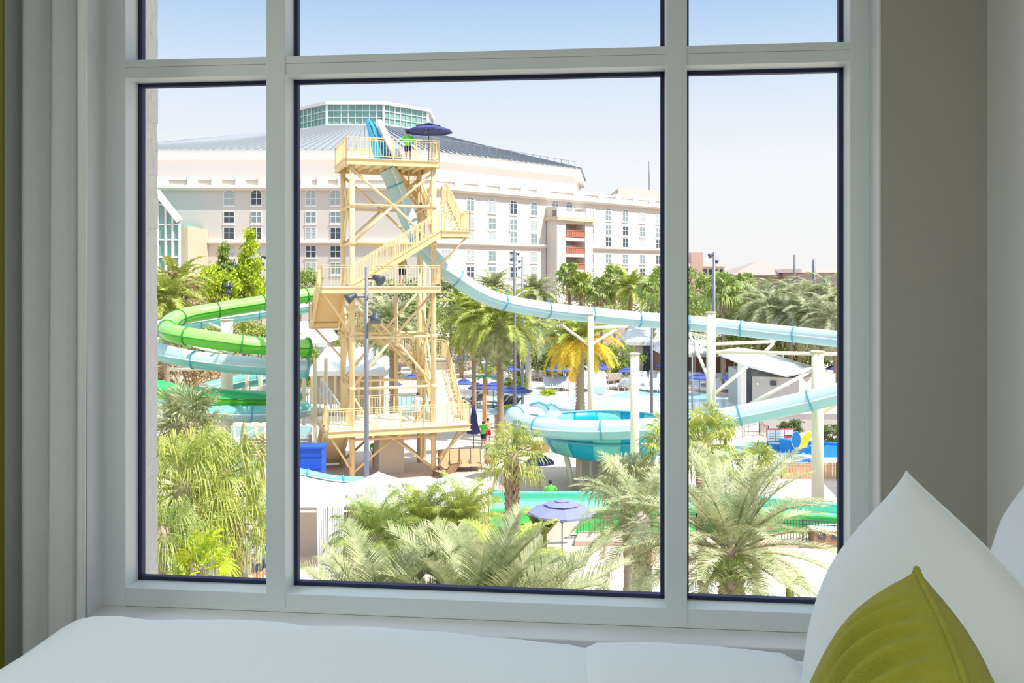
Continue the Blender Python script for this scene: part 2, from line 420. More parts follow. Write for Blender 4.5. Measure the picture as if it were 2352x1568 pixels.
def pillow(name, label, T, L, Rr, th, m, bulgeL=.06, bulgeR=.06, wrinkle=0, cat='pillow', pipe=None, pin=1.5):
    # T top corner, L and Rr the side corners, fourth by parallelogram
    Bc = L + Rr - T; c = (T + Bc) / 2
    t = thing(name, label, cat, (c.x, c.y, min(p.z for p in (T, L, Rr, Bc))))
    nrm = (L - T).cross(Rr - T).normalized()
    if nrm.dot(V((0, 0, CH)) - c) < 0: nrm = -nrm
    n = 90; mb = MB(); k = 0
    eL = (L - T); eR = (Rr - T)
    oL = -(eR - eL * eR.dot(eL) / eL.length_squared).normalized(); oR = -(eL - eR * eL.dot(eR) / eR.length_squared).normalized()
    seam = []
    for side in (1, -1):
        for i in range(n + 1):
            for j in range(n + 1):
                u = i / n; v = j / n              # u along T->L, v along T->R
                p = T + eL * u + eR * v
                pu = (4 * u * (1 - u)) ** pin; pv = (4 * v * (1 - v)) ** pin
                p += oL * bulgeL * pu * (1 - v) - oL * bulgeL * pu * v * .6
                p += oR * bulgeR * pv * (1 - u) - oR * bulgeR * pv * u * .6
                prof_ = (max(0, 1 - (2 * u - 1) ** 4) * max(0, 1 - (2 * v - 1) ** 4)) ** .62
                w_ = 0
                if wrinkle and side > 0:
                    q = prof_ ** .5
                    w_ = wrinkle * q * (math.sin((u * 9 + v * 5) + 2.5 * math.sin(u * 3 + v * 7)) * .5 + .5 * math.sin(u * 19 - v * 9 + 3 * v * v))
                if wrinkle > .008 and side > 0:
                    w_ = 0
                    for vi, A_, ue, sg in ((.20, .55, .38, .018), (.29, 1.0, .52, .026), (.38, .8, .60, .03), (.48, 1.1, .62, .035), (.57, .7, .55, .03), (.66, 1.0, .62, .035), (.76, .7, .5, .03)):
                        x = (v - vi - .10 * u + .16 * u * u) / sg; en = min(1, u / .05) * max(0, min(1, (ue - u) / .25)); w_ -= A_ * en * math.exp(-x * x) ; w_ += .5 * A_ * en * math.exp(-(x - 2) ** 2)
                    w_ *= wrinkle * prof_ ** .3
                mb.v.append(p + nrm * side * (th * prof_) + nrm * w_)
                if side > 0 and v == 0: seam.append(p)
        for i in range(n):
            for j in range(n):
                a = k + i * (n + 1) + j; q = [a, a + 1, a + n + 2, a + n + 1]; mb.face(q if side > 0 else q[::-1], True)
        k = len(mb.v)
    mb.build('cover', m, t)
    if pipe:
        edge = []
        for i in range(n + 1): edge.append(mb.v[i])
        MB().tube([p + nrm * .002 for p in edge], pipe, 7).build('piping', m, t)
        MB().tube([mb.v[i * (n + 1)] for i in range(n + 1)], pipe, 7).build('piping', m, t)
    return t
pillow('pillow', 'large white pillow propped on its corner behind the olive cushion', P(2082, 1082, 1.80), P(1830, 1600, 1.86), P(2560, 1600, 1.50),  .11, M_linen, .050, .015, .004, pipe=.0015, pin=1.8)
pillow('pillow', 'white pillow cropped by the right edge of the view, behind the larger one', P(2420, 1040, 2.02), P(2270, 1400, 2.06), P(2700, 1520, 1.60), .07, M_linen, .05, .05, .003, pipe=.0015)
pillow('cushion', 'olive green velvet cushion with a piped seam in front of the white pillow', P(2108, 1306, 1.34), P(1885, 1740, 1.52), P(2300, 1830, .98),   .10, M_olive, .030, .015, .016, cat='cushion', pipe=.005, pin=2.0)
# ================================================================ GROUND
def gp(*pts, z=0.0): return [G(x, y, z) for x, y in pts]
slab('ground', mat('ground_paving', (.60, .50, .42), .9, var=.06, vs=.15), [(-420, -30), (420, -30), (420, 900), (-420, 900)], -.4, 0)
M_plaza = mat('plaza_concrete', (.70, .57, .42), .9, var=.05, vs=.4)
slab('plaza_path', M_plaza, [G(-300, 1700), G(2900, 1700), G(2600, 1262), G(1330, 1252), G(1120, 1275), G(-200, 1290)], 0, .02)
slab('kerb', mat('pink_kerb', (.62, .44, .36), .9), [G(1320, 1255), G(2300, 1262), G(2300, 1238), G(1330, 1232)], 0, .22)
slab('pool_deck', M_deckfl, [G(700, 1120), G(2500, 1120), G(2500, 850), G(300, 850), G(300, 1120)], 0, .025)
slab('planting_bed', mat('mulch', (.30, .21, .15), .95, var=.3, vs=3), [(-200, 100), (-30, 100), (0, 120), (30, 130), (200, 140), (300, 330), (-300, 330)], 0, .06)
wt = slab('pool_water', M_water, gp((1060, 960), (1075, 912), (1190, 903), (1330, 905), (1450, 903), (1560, 905), (1720, 918), (1740, 985), (1500, 1000), (1200, 985)), .025, .06, 'wide shallow pool of pale water behind the slide bowl', 'pool', None)
slab('pool_channel', M_water2, gp((1400, 912), (1440, 900), (1620, 905), (1640, 920), (1560, 925)), .06, .09, 'strip of turquoise water at the far side of the wide pool', 'pool', None)
slab('splash_pool', M_water2, gp((860, 935), (880, 905), (1000, 903), (1060, 930), (1060, 950), (900, 960)), .025, .06, 'small pool seen through the slide tower', 'pool', None)
# ================================================================ HOTEL
uR = V((.7175, .6966, 0)).normalized(); nR = V((uR.y, -uR.x, 0)); C0 = V((-14.5, 161, 0))
hotel = thing('hotel_building', 'long white hotel with rows of windows and a glass cupola behind the slides', 'building', (0, 170, 0))
def RP(t, o, z): return C0 + uR * t + nR * o + V((0, 0, z))
Lx = -80.0; TE = (161 * .1785 + 14.5) / (uR.x - uR.y * .1785)
def body(z0, z1, off, mb, setb=0):
    L = V((Lx, 161 + setb - off, 0)); c = C0 + V((0, setb, 0)); m = V((-off * .414, -off, 0)) if 0 else None
    a = V((Lx, 161 + setb - off, 0)); k = C0 + V((off * .40, setb - off, 0)); e = C0 + V((0, setb, 0)) + uR * TE + nR * off
    mb.prism([(a.x, a.y), (k.x, k.y), (e.x, e.y), (e.x - 12, e.y + 12), (k.x - 8, k.y + 30), (a.x, a.y + 25)], z0, z1)
mb = MB(); body(0, 26.0, 0, mb); mb.build('wall', M_hotel, hotel)
mb = MB(); body(26.0, 26.35, .55, mb); body(26.35, 26.9, .95, mb); body(16.5, 16.75, .25, mb); body(16.75, 17.15, .6, mb); mb.build('cornice', M_hotelw, hotel)
mb = MB(); body(26.9, 27.9, .35, mb); mb.build('parapet', mat('parapet_stucco', (.66, .56, .48), .9), hotel)
mb = MB(); body(27.75, 28.1, .5, mb)
for px in (378, 445, 500, 555, 607, 665, 705, 742, 790): mb.box(((px - CX) / F * 161 - (1.6 if px in (378, 665) else .9), 160.3, 26.9), ((px - CX) / F * 161 + .9, 161.5, 28.45))
def tpx(px, off=0): r = (px - CX) / F; return (161 * r + 14.5) / (uR.x - uR.y * r)
for px in (1050, 1102, 1152, 1200, 1243, 1327, 1376, 1416, 1455, 1493, 1530, 1560):
    t = tpx(px); big = px in (1243, 1327); c = RP(t, .35, 27.7); mb.cbox(c, uR * (1.9 if big else 1.0), nR * .35, V((0, 0, .78)))
mb.build('parapet_piers', M_hotelw, hotel)
# attic storey behind
A1 = V((-17, 175, 0)); A2 = A1 + uR * 43.5
att = [(Lx, 175), (A1.x, A1.y), (A2.x, A2.y), (A2.x + 3, A2.y + 25), (A2.x - 12, A2.y + 60), (Lx, 260)]
MB().prism(att, 26, 33.2).build('attic_wall', mat('attic_stucco', (.70, .63, .58), .9, var=.03, vs=.3), hotel)
def grow(pts, g):
    c = V((sum(p[0] for p in pts) / len(pts), sum(p[1] for p in pts) / len(pts), 0)); o = []
    for p in pts: d = V((p[0], p[1], 0)) - c; d.normalize(); o.append((p[0] + d.x * g, p[1] + d.y * g))
    return o
MB().prism(grow(att, 1.2), 33.2, 34.9).build('fascia', M_hotelw, hotel)
mb = MB(); cc = V((-35.4, 222, 0)); R8 = 17
oct_ = [(cc.x + R8 * math.cos(R(22.5 + 45 * i)), cc.y + R8 * math.sin(R(22.5 + 45 * i))) for i in range(8)]
at2 = grow(att, 1.5); outer = []
for x, y in oct_:                                  # ring of roof-edge points on the same bearings as the cupola corners
    d = V((x - cc.x, y - cc.y, 0)).normalized(); best = 9e9
    for i in range(len(at2)):
        p = V((*at2[i], 0)); q = V((*at2[(i + 1) % len(at2)], 0)); e = q - p
        den = d.x * e.y - d.y * e.x
        if abs(den) < 1e-6: continue
        t = ((p.x - cc.x) * e.y - (p.y - cc.y) * e.x) / den; u = ((p.x - cc.x) * d.y - (p.y - cc.y) * d.x) / den
        if t > 0 and -.001 <= u <= 1.001: best = min(best, t)
    outer.append(cc + d * best)
ring = sorted([(math.atan2(p.y - cc.y, p.x - cc.x), p, True) for p in outer] + [(math.atan2(y - cc.y, x - cc.x), V((x, y, 0)), False) for x, y in at2], key=lambda a: a[0])
def octr(a):                                       # cupola outline radius on a bearing
    k = (a - R(22.5)) % R(45) - R(22.5); return R8 * math.cos(R(22.5)) / math.cos(k)
for i in range(len(ring)):
    a, p, _ = ring[i]; b, q, _ = ring[(i + 1) % len(ring)]
    pi = cc + V((math.cos(a), math.sin(a), 0)) * octr(a); qi = cc + V((math.cos(b), math.sin(b), 0)) * octr(b)
    P0 = p + V((0, 0, 34.9)); Q0 = q + V((0, 0, 34.9)); P1 = pi + V((0, 0, 44.8)); Q1 = qi + V((0, 0, 44.8))
    mb.poly([P0, Q0, Q1, P1])
    L = (Q0 - P0).length; n = max(1, int(L / 1.6))
    for k in range(n): t = k / n; mb.bar(P0.lerp(Q0, t) + V((0, 0, .12)), P1.lerp(Q1, t) + V((0, 0, .12)), .12, .25)
mb.build('roof', M_roofgr, hotel)
def octp(r): return [(cc.x + r * math.cos(R(22.5 + 45 * i)), cc.y + r * math.sin(R(22.5 + 45 * i))) for i in range(8)]
cup = MB().prism(octp(17.2), 44.4, 45.2).prism(octp(17.4), 49.6, 50.3)
o1 = octp(17.4)
for i in range(8): cup.poly([V((*o1[i], 50.3)), V((*o1[(i + 1) % 8], 50.3)), V((cc.x, cc.y, 52.4))])
cup.tube([(cc.x, cc.y, 52.2), (cc.x, cc.y, 53.4)], .25)
cupo = cup.build('cupola', M_hotelw, hotel)
MB().prism(octp(16.6), 45.2, 49.6).build('glazing', M_gr_glass, cupo)
mb = MB(); o2 = octp(16.75)
for i in range(8):
    p = V((*o2[i], 0)); q = V((*o2[(i + 1) % 8], 0))
    for k in range(8): c = p.lerp(q, k / 8); mb.bar(c + V((0, 0, 45.2)), c + V((0, 0, 49.6)), .5 if k == 0 else .16)
    for z in (46.7, 48.2): mb.bar(p + V((0, 0, z)), q + V((0, 0, z)), .15)
mb.build('glazing_bars', M_wfr, cupo)
# roof rail on the right-hand ridge
mb = MB(); p = A1 + uR * 8 + V((-8, 8, 38.5)); q = A2 + V((0, 1, 35.2))
for k in range(22): c = p.lerp(q, k / 21); mb.bar(c, c + V((0, 0, 1.6)), .14)
mb.bar(p + V((0, 0, 1.5)), q + V((0, 0, 1.5)), .1); mb.build('roof_rail', M_roofgr, hotel)
# far wing at the right of the hotel
MB().prism([(27, 232), (44, 240), (44, 290), (27, 290)], 20, 33.2).build('far_wing', mat('wing_stucco', (.66, .56, .50), .9), hotel)
MB().tube([(36, 240, 33), (36, 240, 41)], .12, 6).build('aerial', M_pgrey, hotel)
# windows: prototypes at the origin facing -Y
def win_proto(arch, pm):
    w, h = 1.95, 2.15; mb = MB(); k = .10
    mb.box((-w / 2 - .1, -.12, -.25), (w / 2 + .1, .05, -.05)) if 1 else None
    for x in (-w / 2, -k / 2, w / 2 - k): mb.box((x, -.05, 0), (x + k, .04, h))
    for z in (0, h * .52, h - k): mb.box((-w / 2, -.05, z), (w / 2, .04, z + k))
    if arch:
        pts = [(w / 2 * math.cos(a), h + .5 * math.sin(a)) for a in [PI * i / 12 for i in range(13)]]
        for (x0, z0), (x1, z1) in zip(pts, pts[1:]): mb.bar((x0, 0, z0), (x1, 0, z1), .14, .16, V((0, 1, 0)))
        mb.box((-k / 2, -.05, h), (k / 2, .04, h + .5))
    o = mb.build('window', M_wfr)
    p = MB(); p.poly([(-w / 2, -.015, 0), (w / 2, -.015, 0), (w / 2, -.015, h)] + ([(x, -.015, z) for x, z in pts[1:-1]] if arch else []) + [(-w / 2, -.015, h)])
    q = p.build('pane', pm, o); return o
protos = {}
used = {}
def place_win(arch, k, loc, rz, parent=hotel):
    key = (arch, k)
    inv = worldmat(parent).inverted()
    if key not in protos:
        protos[key] = win_proto(arch, M_pane[k]); o = protos[key]; o.parent = parent; o.location = inv @ V(loc); o.rotation_euler = (0, 0, rz)
    else: dup(protos[key], inv @ V(loc), rz, parent=parent)
rw = random.Random(3)
for px in (526, 589, 714, 771, 655):
    if px == 655: continue
    for i, y in enumerate((471, 513, 550, 592, 630)):
        x = (px - CX) / F * 161; z = CH - (y - HZ) / F * 161
        place_win(i == 0, rw.choice((0, 0, 0, 1, 2)), (x, 160.96, z), 0)
rzR = math.atan2(uR.y, uR.x)
for px in (1026, 1080, 1130, 1179, 1226, 1358, 1397, 1436, 1475, 1512):
    t = tpx(px)
    for i, z in enumerate((22.6, 19.45, 16.4 + 1.35, 13.6, 10.6)):
        z = (23.1, 20.0, 17.45, 13.9, 10.9)[i] - .35
        place_win(i == 0, rw.choice((0, 0, 1, 1, 2)), RP(t, .04, z), rzR)
for px in (1275, 1307): place_win(True, 1, RP(tpx(px), .04, 23.4), rzR)
# balcony bay
ta, tb = tpx(1262) - 1, tpx(1345) - 1.2; mb = MB()
def bx(mb, t0, t1, o0, o1, z0, z1): mb.cbox(RP((t0 + t1) / 2, (o0 + o1) / 2, (z0 + z1) / 2), uR * (t1 - t0) / 2, nR * (o1 - o0) / 2, V((0, 0, (z1 - z0) / 2)))
bt = (tb - ta)
bx(mb, ta, ta + bt * .24, 0, 3, 0, 22.6); bx(mb, tb - bt * .22, tb, 0, 3, 0, 22.6); bx(mb, ta, tb, 0, .2, 0, 22.6)
for z in (22.0, 18.6, 15.4, 12.2, 9.0, 5.8): bx(mb, ta + bt * .24 - .05, tb - bt * .22 + .05, .2, 2.9, z - .65, z)
bx(mb, ta, ta + bt * .2, 0, 3, 22.6, 24.6); bx(mb, tb - bt * .2, tb, 0, 3, 22.6, 24.6); bx(mb, ta, tb, 1.6, 2.9, 22.6, 23.9)
bay = mb.build('bay', M_hotel, hotel); mb = MB(); bx(mb, ta - .5, tb + .5, 0, 3.6, 21.9, 22.6); mb.build('bay_cornice', M_tanst, bay)
for z in (22.0, 18.6, 15.4, 12.2):
    mb = MB(); b0 = ta + bt * .24; b1 = tb - bt * .22
    for k in range(20): t = b0 + (b1 - b0) * k / 19; bx(mb, t - .08, t + .08, 2.7, 2.8, z - 3.2, z - 2.0)
    bx(mb, b0, b1, 2.65, 2.9, z - 2.0, z - 1.9); bx(mb, b0, b1, .3, .4, z - 3.2, z - .65); mb.build('balcony', M_red, hotel)
    mb = MB(); bx(mb, b0 + 1.5, b1 - .8, .5, .55, z - 3.1, z - .9); mb.build('balcony_door', M_pane[1], hotel)
# glass atrium at the left
atr = thing('glass_atrium', 'green glass atrium with white bars at the left end of the hotel', 'building', P(388, 620, 150) * 1)
atr.location.z = 0; Ya = 150; xa = (414 - CX) / F * Ya; xl = -75
def az(py): return CH - (py - HZ) / F * Ya
MB().prism([(xl, Ya), (xa, Ya), (xa, Ya + 10), (xl, Ya + 10)], 0, az(512)).poly([(xl, Ya, az(512)), (xa, Ya, az(512)), ((363 - CX) / F * Ya, Ya, az(446)), (xl, Ya, az(400))]).build('glazing', M_gr_glass, atr)
mb = MB()
for px in (363, 381, 397, 413): mb.bar(((px - CX) / F * Ya, Ya - .1, 0), ((px - CX) / F * Ya, Ya - .1, az(446 + (px - 363) * 1.32)), .3)
for py in (470, 516, 550, 590, 630): mb.bar((xl, Ya - .1, az(py)), (xa - (0 if py > 500 else 2.3), Ya - .1, az(py)), .22)
mb.bar((xl, Ya - .2, az(392)), ((361 - CX) / F * Ya, Ya - .2, az(440)), .9); mb.bar(((361 - CX) / F * Ya, Ya - .2, az(440)), (xa, Ya - .2, az(508)), .9)
mb.build('frame', M_wfr, atr)
MB().box((xa, Ya + 1, 0), (xa + .9, 160.9, az(519))).build('end_wall', M_tanst, atr)
# distant buildings at the right
def house(name, label, px0, px1, py0, Y, m, roof=None, pyr=None, mroof=None, gable=False):
    x0, x1 = (px0 - CX) / F * Y, (px1 - CX) / F * Y; z = CH - (py0 - HZ) / F * Y
    t = thing(name, label, 'building', ((x0 + x1) / 2, Y, 0))
    MB().box((x0, Y, 0), (x1, Y + 25, z)).build('wall', m, t)
    if pyr:
        zr = CH - (pyr - HZ) / F * Y; mb = MB(); c = V(((x0 + x1) / 2, Y + 12, zr)); e = 1.5
        q = [V((x0 - e, Y - e, z)), V((x1 + e, Y - e, z)), V((x1 + e, Y + 26, z)), V((x0 - e, Y + 26, z))]
        for i in range(4): mb.poly([q[i], q[(i + 1) % 4], c])
        mb.build('roof', mroof or M_roofgr, t)
    else: MB().box((x0 - .8, Y - .8, z - 1), (x1 + .8, Y + 25.8, z)).build('cornice', M_hotelw, t)
    return t
h1 = house('distant_building', 'white and pink building with dark windows beyond the trees, right pane', 1560, 1664, 605, 300, M_hotelw)
for i in range(7):
    x = (1578 + i * 12.5 - CX) / F * 300
    for z in (4, 8, 11.3): MB().box((x, 299.8, z), (x + 1, 299.95, z + 1.8)).build('window', M_pane[2], h1)
MB().box((58.6, 299, 0), (62.4, 303, 18.6)).build('stair_tower', mat('pink_stucco', (.72, .48, .38), .8), h1)
house('roofed_building', 'pyramid shingle roof above the palms in the right pane', 1690, 1850, 632, 260, M_beige, pyr=596, mroof=mat('shingle_pink', (.40, .32, .28), .9))
house('flat_building', 'low flat beige building at the far right of the skyline', 1846, 2080, 617, 240, mat('skyline_beige', (.48, .39, .34), .9))
for px, y0, y1, l in ((1825, 585, 640, 'tall dark mast left of the pair above the skyline'), (1866, 598, 640, 'thin left mast of the pair above the flat building'), (1870, 594, 640, 'thick right mast of the pair above the flat building')):
    p = P(px, 640, 230); q = P(px, y0, 230); tag(MB().tube([(p.x, p.y, 0), q], .28 if px != 1866 else .12, 6).build('mast', M_pgrey, loc=(p.x, p.y, 0)), l, 'mast')
MB_ = MB
# ================================================================ SLIDE TOWER
w18 = R(18); TW = V((math.cos(w18), math.sin(w18), 0)); TD = V((-math.sin(w18), math.cos(w18), 0)); T0 = V((-8.563, 49, 0))
TM = Matrix(((TW.x, TD.x, 0, T0.x), (TW.y, TD.y, 0, T0.y), (0, 0, 1, 0), (0, 0, 0, 1)))
tower = thing('slide_tower', 'tall tan steel slide tower with decks, cross braces and zigzag stairs', 'tower', TM @ V((2.2, 1.8, 0)))
def tb_(): return MB(TM)
W, DP = 4.46, 3.7
ZT, ZB, ZC, ZE = 17.3, 13.45, 10.45, 2.95
for i, (a, b, zt) in enumerate(((0, 0, ZT), (W, 0, ZT), (0, DP, ZT), (W, DP, ZT), (1.5, 4.9, ZC), (3.3, 4.9, ZC), (5.0, 4.9, 15.2), (W + .9, 1.1, 0))):
    if zt: 
        r = .15 if i < 4 else .12
        mb = tb_().tube([(a, b, 0), (a, b, zt)], r, 14)
        for z in (2.2, 4.93, 7.66, 12.75, 14.8):
            if z < zt and i < 4: mb.tube([(a, b, z - .12), (a, b, z + .12)], r + .03, 14)
        mb.build('column', M_tan, tower)
def X(a0, b0, a1, b1, z0, zm, z1, bar=True, r=.075):
    c = V(((a0 + a1) / 2, (b0 + b1) / 2, zm))
    for a, b in ((a0, b0), (a1, b1)):
        for z in (z0, z1):
            tb_().tube([(a, b, z), c], r, 8).build('brace', M_tan, tower)
    tb_().tube([(a0, b0, zm), (a1, b1, zm)], r, 8).build('brace', M_tan, tower)
    mb = tb_().ball(c, .13, 8, (1, 1, 1)); mb.build('gusset', M_tan, tower)
for fc in ((0, 0, W, 0), (0, DP, W, DP), (0, 0, 0, DP), (W, 0, W, DP)):
    X(*fc, 12.75, 14.8, 16.7)
    X(*fc, 5.0, 7.66, 10.1)
    X(*fc, .4, 2.2, 2.9) if fc[1] == fc[3] else None
    a0_, b0_, a1_, b1_ = fc
    for z in (12.75, 4.93): tb_().tube([(a0_, b0_, z), (a1_, b1_, z)], .075, 8).build('brace', M_tan, tower)
def railing(mb, pts, h=1.1, step=.15, r=.016):
    for p, q in zip(pts, pts[1:]):
        p = V(p); q = V(q); L = (q - p).length; u = V((0, 0, 1))
        for z, k in ((h, .05), (.12, .035), (h - .12, .03)): mb.bar(p + u * z, q + u * z, k)
        n = max(1, int(L / step))
        for i in range(n + 1): c = p.lerp(q, i / n); mb.bar(c + u * .12, c + u * (h - .1), r * 1.5)
        n = max(1, round(L / 1.3))
        for i in range(n + 1): c = p.lerp(q, i / n); mb.bar(c - u * .3, c + u * h, .065)
def deck(name, a0, b0, a1, b1, z, rails, beams=True):
    t = tb_(); t.box((a0, b0, z - .06), (a1, b1, z)); o = t.build(name, M_cream, tower)
    t = tb_(); e = .07
    for p, q in (((a0, b0), (a1, b0)), ((a0, b1), (a1, b1)), ((a0, b0), (a0, b1)), ((a1, b0), (a1, b1))):
        t.bar((p[0], p[1], z - .2), (q[0], q[1], z - .2), .08, .32)
        for zz in (.05, .35): t.bar((p[0], p[1], z - zz), (q[0], q[1], z - zz), .2, .03)
    n = int((a1 - a0) / .6)
    for i in range(1, n): a = a0 + (a1 - a0) * i / n; t.bar((a, b0, z - .16), (a, b1, z - .16), .07, .18)
    t.build('edge_beam', M_tan, o)
    for rl in rails:
        t = tb_(); railing(t, [(a, b, z) for a, b in rl]); t.build('railing', M_tan, o)
    return o
deck('top_deck', -.35, -.25, W + .25, DP + .6, ZT, [[(-.35, DP + .6), (-.35, -.25), (W + .25, -.25), (W + .25, 1.6)], [(-.35, DP + .6), (2.8, DP + .6)]])
deck('landing', W + .2, -1.2, 6.2, .3, ZB, [[(W + .2, -1.2), (6.2, -1.2), (6.2, .3)]])
deck('landing', W + .2, 3.4, 6.2, 5.3, 15.35, [[(6.2, 3.4), (6.2, 5.3), (W + .2, 5.3)]])
deck('middle_deck', -1.75, -1.2, W + .1, .2, ZC, [[(-1.75, .2), (-1.75, -1.2), (-.1, -1.2)], [(.9, -1.2), (W + .1, -1.2), (W + .1, .2)]])
deck('landing', -1.75, 3.6, -.2, 5.3, 8.35, [[(-1.75, 3.6), (-1.75, 5.3), (-.2, 5.3)]])
deck('landing', W + .2, 3.6, 6.2, 5.3, 6.0, [[(6.2, 3.6), (6.2, 5.3), (W + .2, 5.3)]])
deck('lower_deck', -1.4, -1.2, 6.2, DP + .2, ZE, [[(-1.4, .3), (-1.4, -1.2), (6.2, -1.2), (6.2, .2)], [(0, DP), (W, DP)]])
def flight(p0, p1, wdir, wd, fm=None):                      # p0 upper centre, p1 lower centre, in tower coordinates
    p0 = V(p0); p1 = V(p1); wv = V(wdir).normalized(); drop = p0.z - p1.z; n = max(2, round(drop / .2)); run = V((p1.x - p0.x, p1.y - p0.y, 0)); st = run / n; rd = run.normalized()
    t = tb_()
    for i in range(n):
        c = p0 + st * (i + .5) - V((0, 0, drop / n * (i + .5)))
        t.cbox(c - V((0, 0, .02)), wv * wd / 2, st * .56, V((0, 0, .025)))
        t.cbox(c + st * .5 + V((0, 0, -.10)), wv * wd / 2, rd * .012, V((0, 0, drop / n / 2)))
    o = t.build('stair_flight', fm or M_cream, tower)
    for s in (-1, 1):
        t = tb_(); e = wv * s * wd / 2; t.bar(p0 + e - V((0, 0, .08)), p1 + e - V((0, 0, .08)), .06, .34)
        t.bar(p0 + e * 1.04 + V((0, 0, .09)), p1 + e * 1.04 + V((0, 0, .09)), .12, .03); t.bar(p0 + e * 1.04 - V((0, 0, .25)), p1 + e * 1.04 - V((0, 0, .25)), .12, .03)
        t.build('stringer', M_tan, o)
        t = tb_(); railing(t, [p0 + e, p1 + e]); t.build('handrail', M_tan, o)
flight((3.0, 4.6, ZT), (W + .3, 4.6, 15.35), (0, 1, 0), 1.2)
flight((5.35, 3.5, 15.35), (5.35, .3, ZB), (1, 0, 0), 1.5)
flight((W + .3, -.62, ZB), (-.1, -.62, ZC), (0, 1, 0), 1.1)
flight((-1.0, .2, ZC), (-1.0, 3.6, 8.35), (1, 0, 0), 1.45, M_tan)
flight((-.2, 4.5, 8.35), (W + .3, 4.5, 6.0), (0, 1, 0), 1.3)
flight((5.35, 3.6, 6.0), (5.35, .2, ZE), (1, 0, 0), 1.5)
flight((-.75, .3, ZE), (-.75, 4.4, .25), (1, 0, 0), 1.3, M_tan)
for p, q in (((6.1, -1.1, ZB - .3), (W, 0, 11.2)), ((-1.65, -1.1, ZC - .3), (0, 0, 7.8)), ((6.1, -1.1, ZE - .3), (W + .2, 0, .9)), ((-1.3, -1.1, ZE - .3), (0, 0, .5)),
             ((-1.65, 5.2, 8.2), (0, DP, 6.2)), ((6.1, .2, ZE - .3), (W + .2, 0, .4)), ((0, 0, 4.6), (1.0, 0, 3.0)), ((W, 0, 4.6), (W - 1.0, 0, 3.0))):
    tb_().tube([p, q], .06, 8).build('brace', M_tan, tower)
tb_().box((1.6, .9, 0), (3.0, 2.6, 2.5)).build('pump_housing', M_beige, tower)
# blue and white launch chute standing on the top deck
ch = thing('launch_chute', 'leaning blue and white open chute on the top deck of the tower', 'slide', TM @ V((2.2, 2.4, ZT)))
pa, pb = P(852, 276, 52.2), P(880, 366, 51.6)
mb = MB().tube([pa, pa.lerp(pb, .5) + V((.03, 0, -.05)), pb + V((.1, 0, 0))], [.30, .42, .55], 12, cap=False, a0=R(60), a1=R(270)); mb.build('blue_shell', mat('chute_blue', (.05, .42, .66), .35), ch, solid=.04)
pa, pb = P(866, 280, 52.0), P(900, 368, 51.4)
MB().tube([pa, pa.lerp(pb, .5), pb + V((.1, 0, 0))], [.26, .40, .52], 12, cap=False, a0=R(40), a1=R(230)).build('white_shell', M_wfr, ch, solid=.04)
MB().tube([P(848, 281, 51.8), P(884, 366, 51.1)], .035, 6).tube([P(858, 281, 51.7), P(902, 368, 51.0)], .035, 6).build('edge_trim', M_dark, ch)
# ================================================================ WATER SLIDES
def slide(name, label, pts, r, mt, mbm, mf, k=8, fl=3.2, opening=False, cover=None, f0=1.0):
    path = catmull(pts, k); t = thing(name, label, 'water slide', (path[0].x, path[0].y, 0))
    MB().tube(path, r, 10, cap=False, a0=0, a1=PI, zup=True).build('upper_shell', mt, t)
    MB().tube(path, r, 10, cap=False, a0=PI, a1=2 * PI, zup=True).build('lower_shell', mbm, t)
    L = 0; nxt = f0
    for a, b in zip(path, path[1:]):
        d = (b - a).length
        if L + d >= nxt:
            c = a.lerp(b, (nxt - L) / d); u = (b - a).normalized()
            MB().tube([c - u * .04, c + u * .04], r + .045, 20, zup=True).build('flange', mf, t); nxt += fl
        L += d
    for s in (-1, 1):
        mb = MB(); sp = []
        for i, p in enumerate(path):
            tt = (path[min(i + 1, len(path) - 1)] - path[max(i - 1, 0)]).normalized(); sp.append(p + tt.cross(V((0, 0, 1))).normalized() * s * (r + .015))
        mb.tube(sp, .03, 5); mb.build('seam', M_wfr if mf is not M_grF else mf, t)
    if opening:
        c = path[-1]; u = (path[-1] - path[-2]).normalized(); MB().tube([c - u * .06, c + u * .06], r + .08, 20, cap=False, zup=True).build('opening_rim', mf, t, solid=.08)
    return t
up = [P(890, 388, 51.8), P(905, 420, 52), P(925, 470, 52.2), P(948, 525, 52.2), P(982, 580, 52), P(1035, 628, 52), P(1120, 682, 53), P(1230, 708, 55), P(1350, 722, 57), P(1450, 732, 58), P(1600, 743, 58.5), P(1750, 760, 57), P(1930, 779, 54),
      P(2080, 795, 50), P(2180, 815, 45), P(2200, 845, 42), P(2120, 870, 41), P(2010, 888, 41.3), P(1930, 903, 42), P(1850, 922, 42.6), P(1750, 944, 43.2), P(1650, 962, 43.6), P(1530, 980, 44), P(1400, 987, 44.4), P(1280, 985, 45), P(1205, 973, 46.2), P(1180, 958, 48), P(1205, 948, 49.5), P(1255, 950, 50.2)]
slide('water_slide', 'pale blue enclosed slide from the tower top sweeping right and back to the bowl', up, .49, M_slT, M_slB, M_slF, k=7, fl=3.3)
gr = [P(735, 676, 62), P(680, 682, 61), P(600, 696, 59.5), P(500, 712, 58), P(430, 724, 56.5), P(393, 738, 54.5), P(384, 757, 52.5), P(400, 766, 51), P(470, 778, 50.5), P(560, 790, 51), P(640, 797, 52), P(706, 799, 53)]
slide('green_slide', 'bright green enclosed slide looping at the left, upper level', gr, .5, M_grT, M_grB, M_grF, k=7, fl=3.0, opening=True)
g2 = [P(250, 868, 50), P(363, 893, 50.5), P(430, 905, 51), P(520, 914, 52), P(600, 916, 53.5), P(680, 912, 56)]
slide('green_slide', 'darker green enclosed slide along the lower left, above the teal one', g2, .5, mat('green_deep_top', (.03, .42, .12), .3, coat=.4), M_grB, M_grF, fl=4.2)
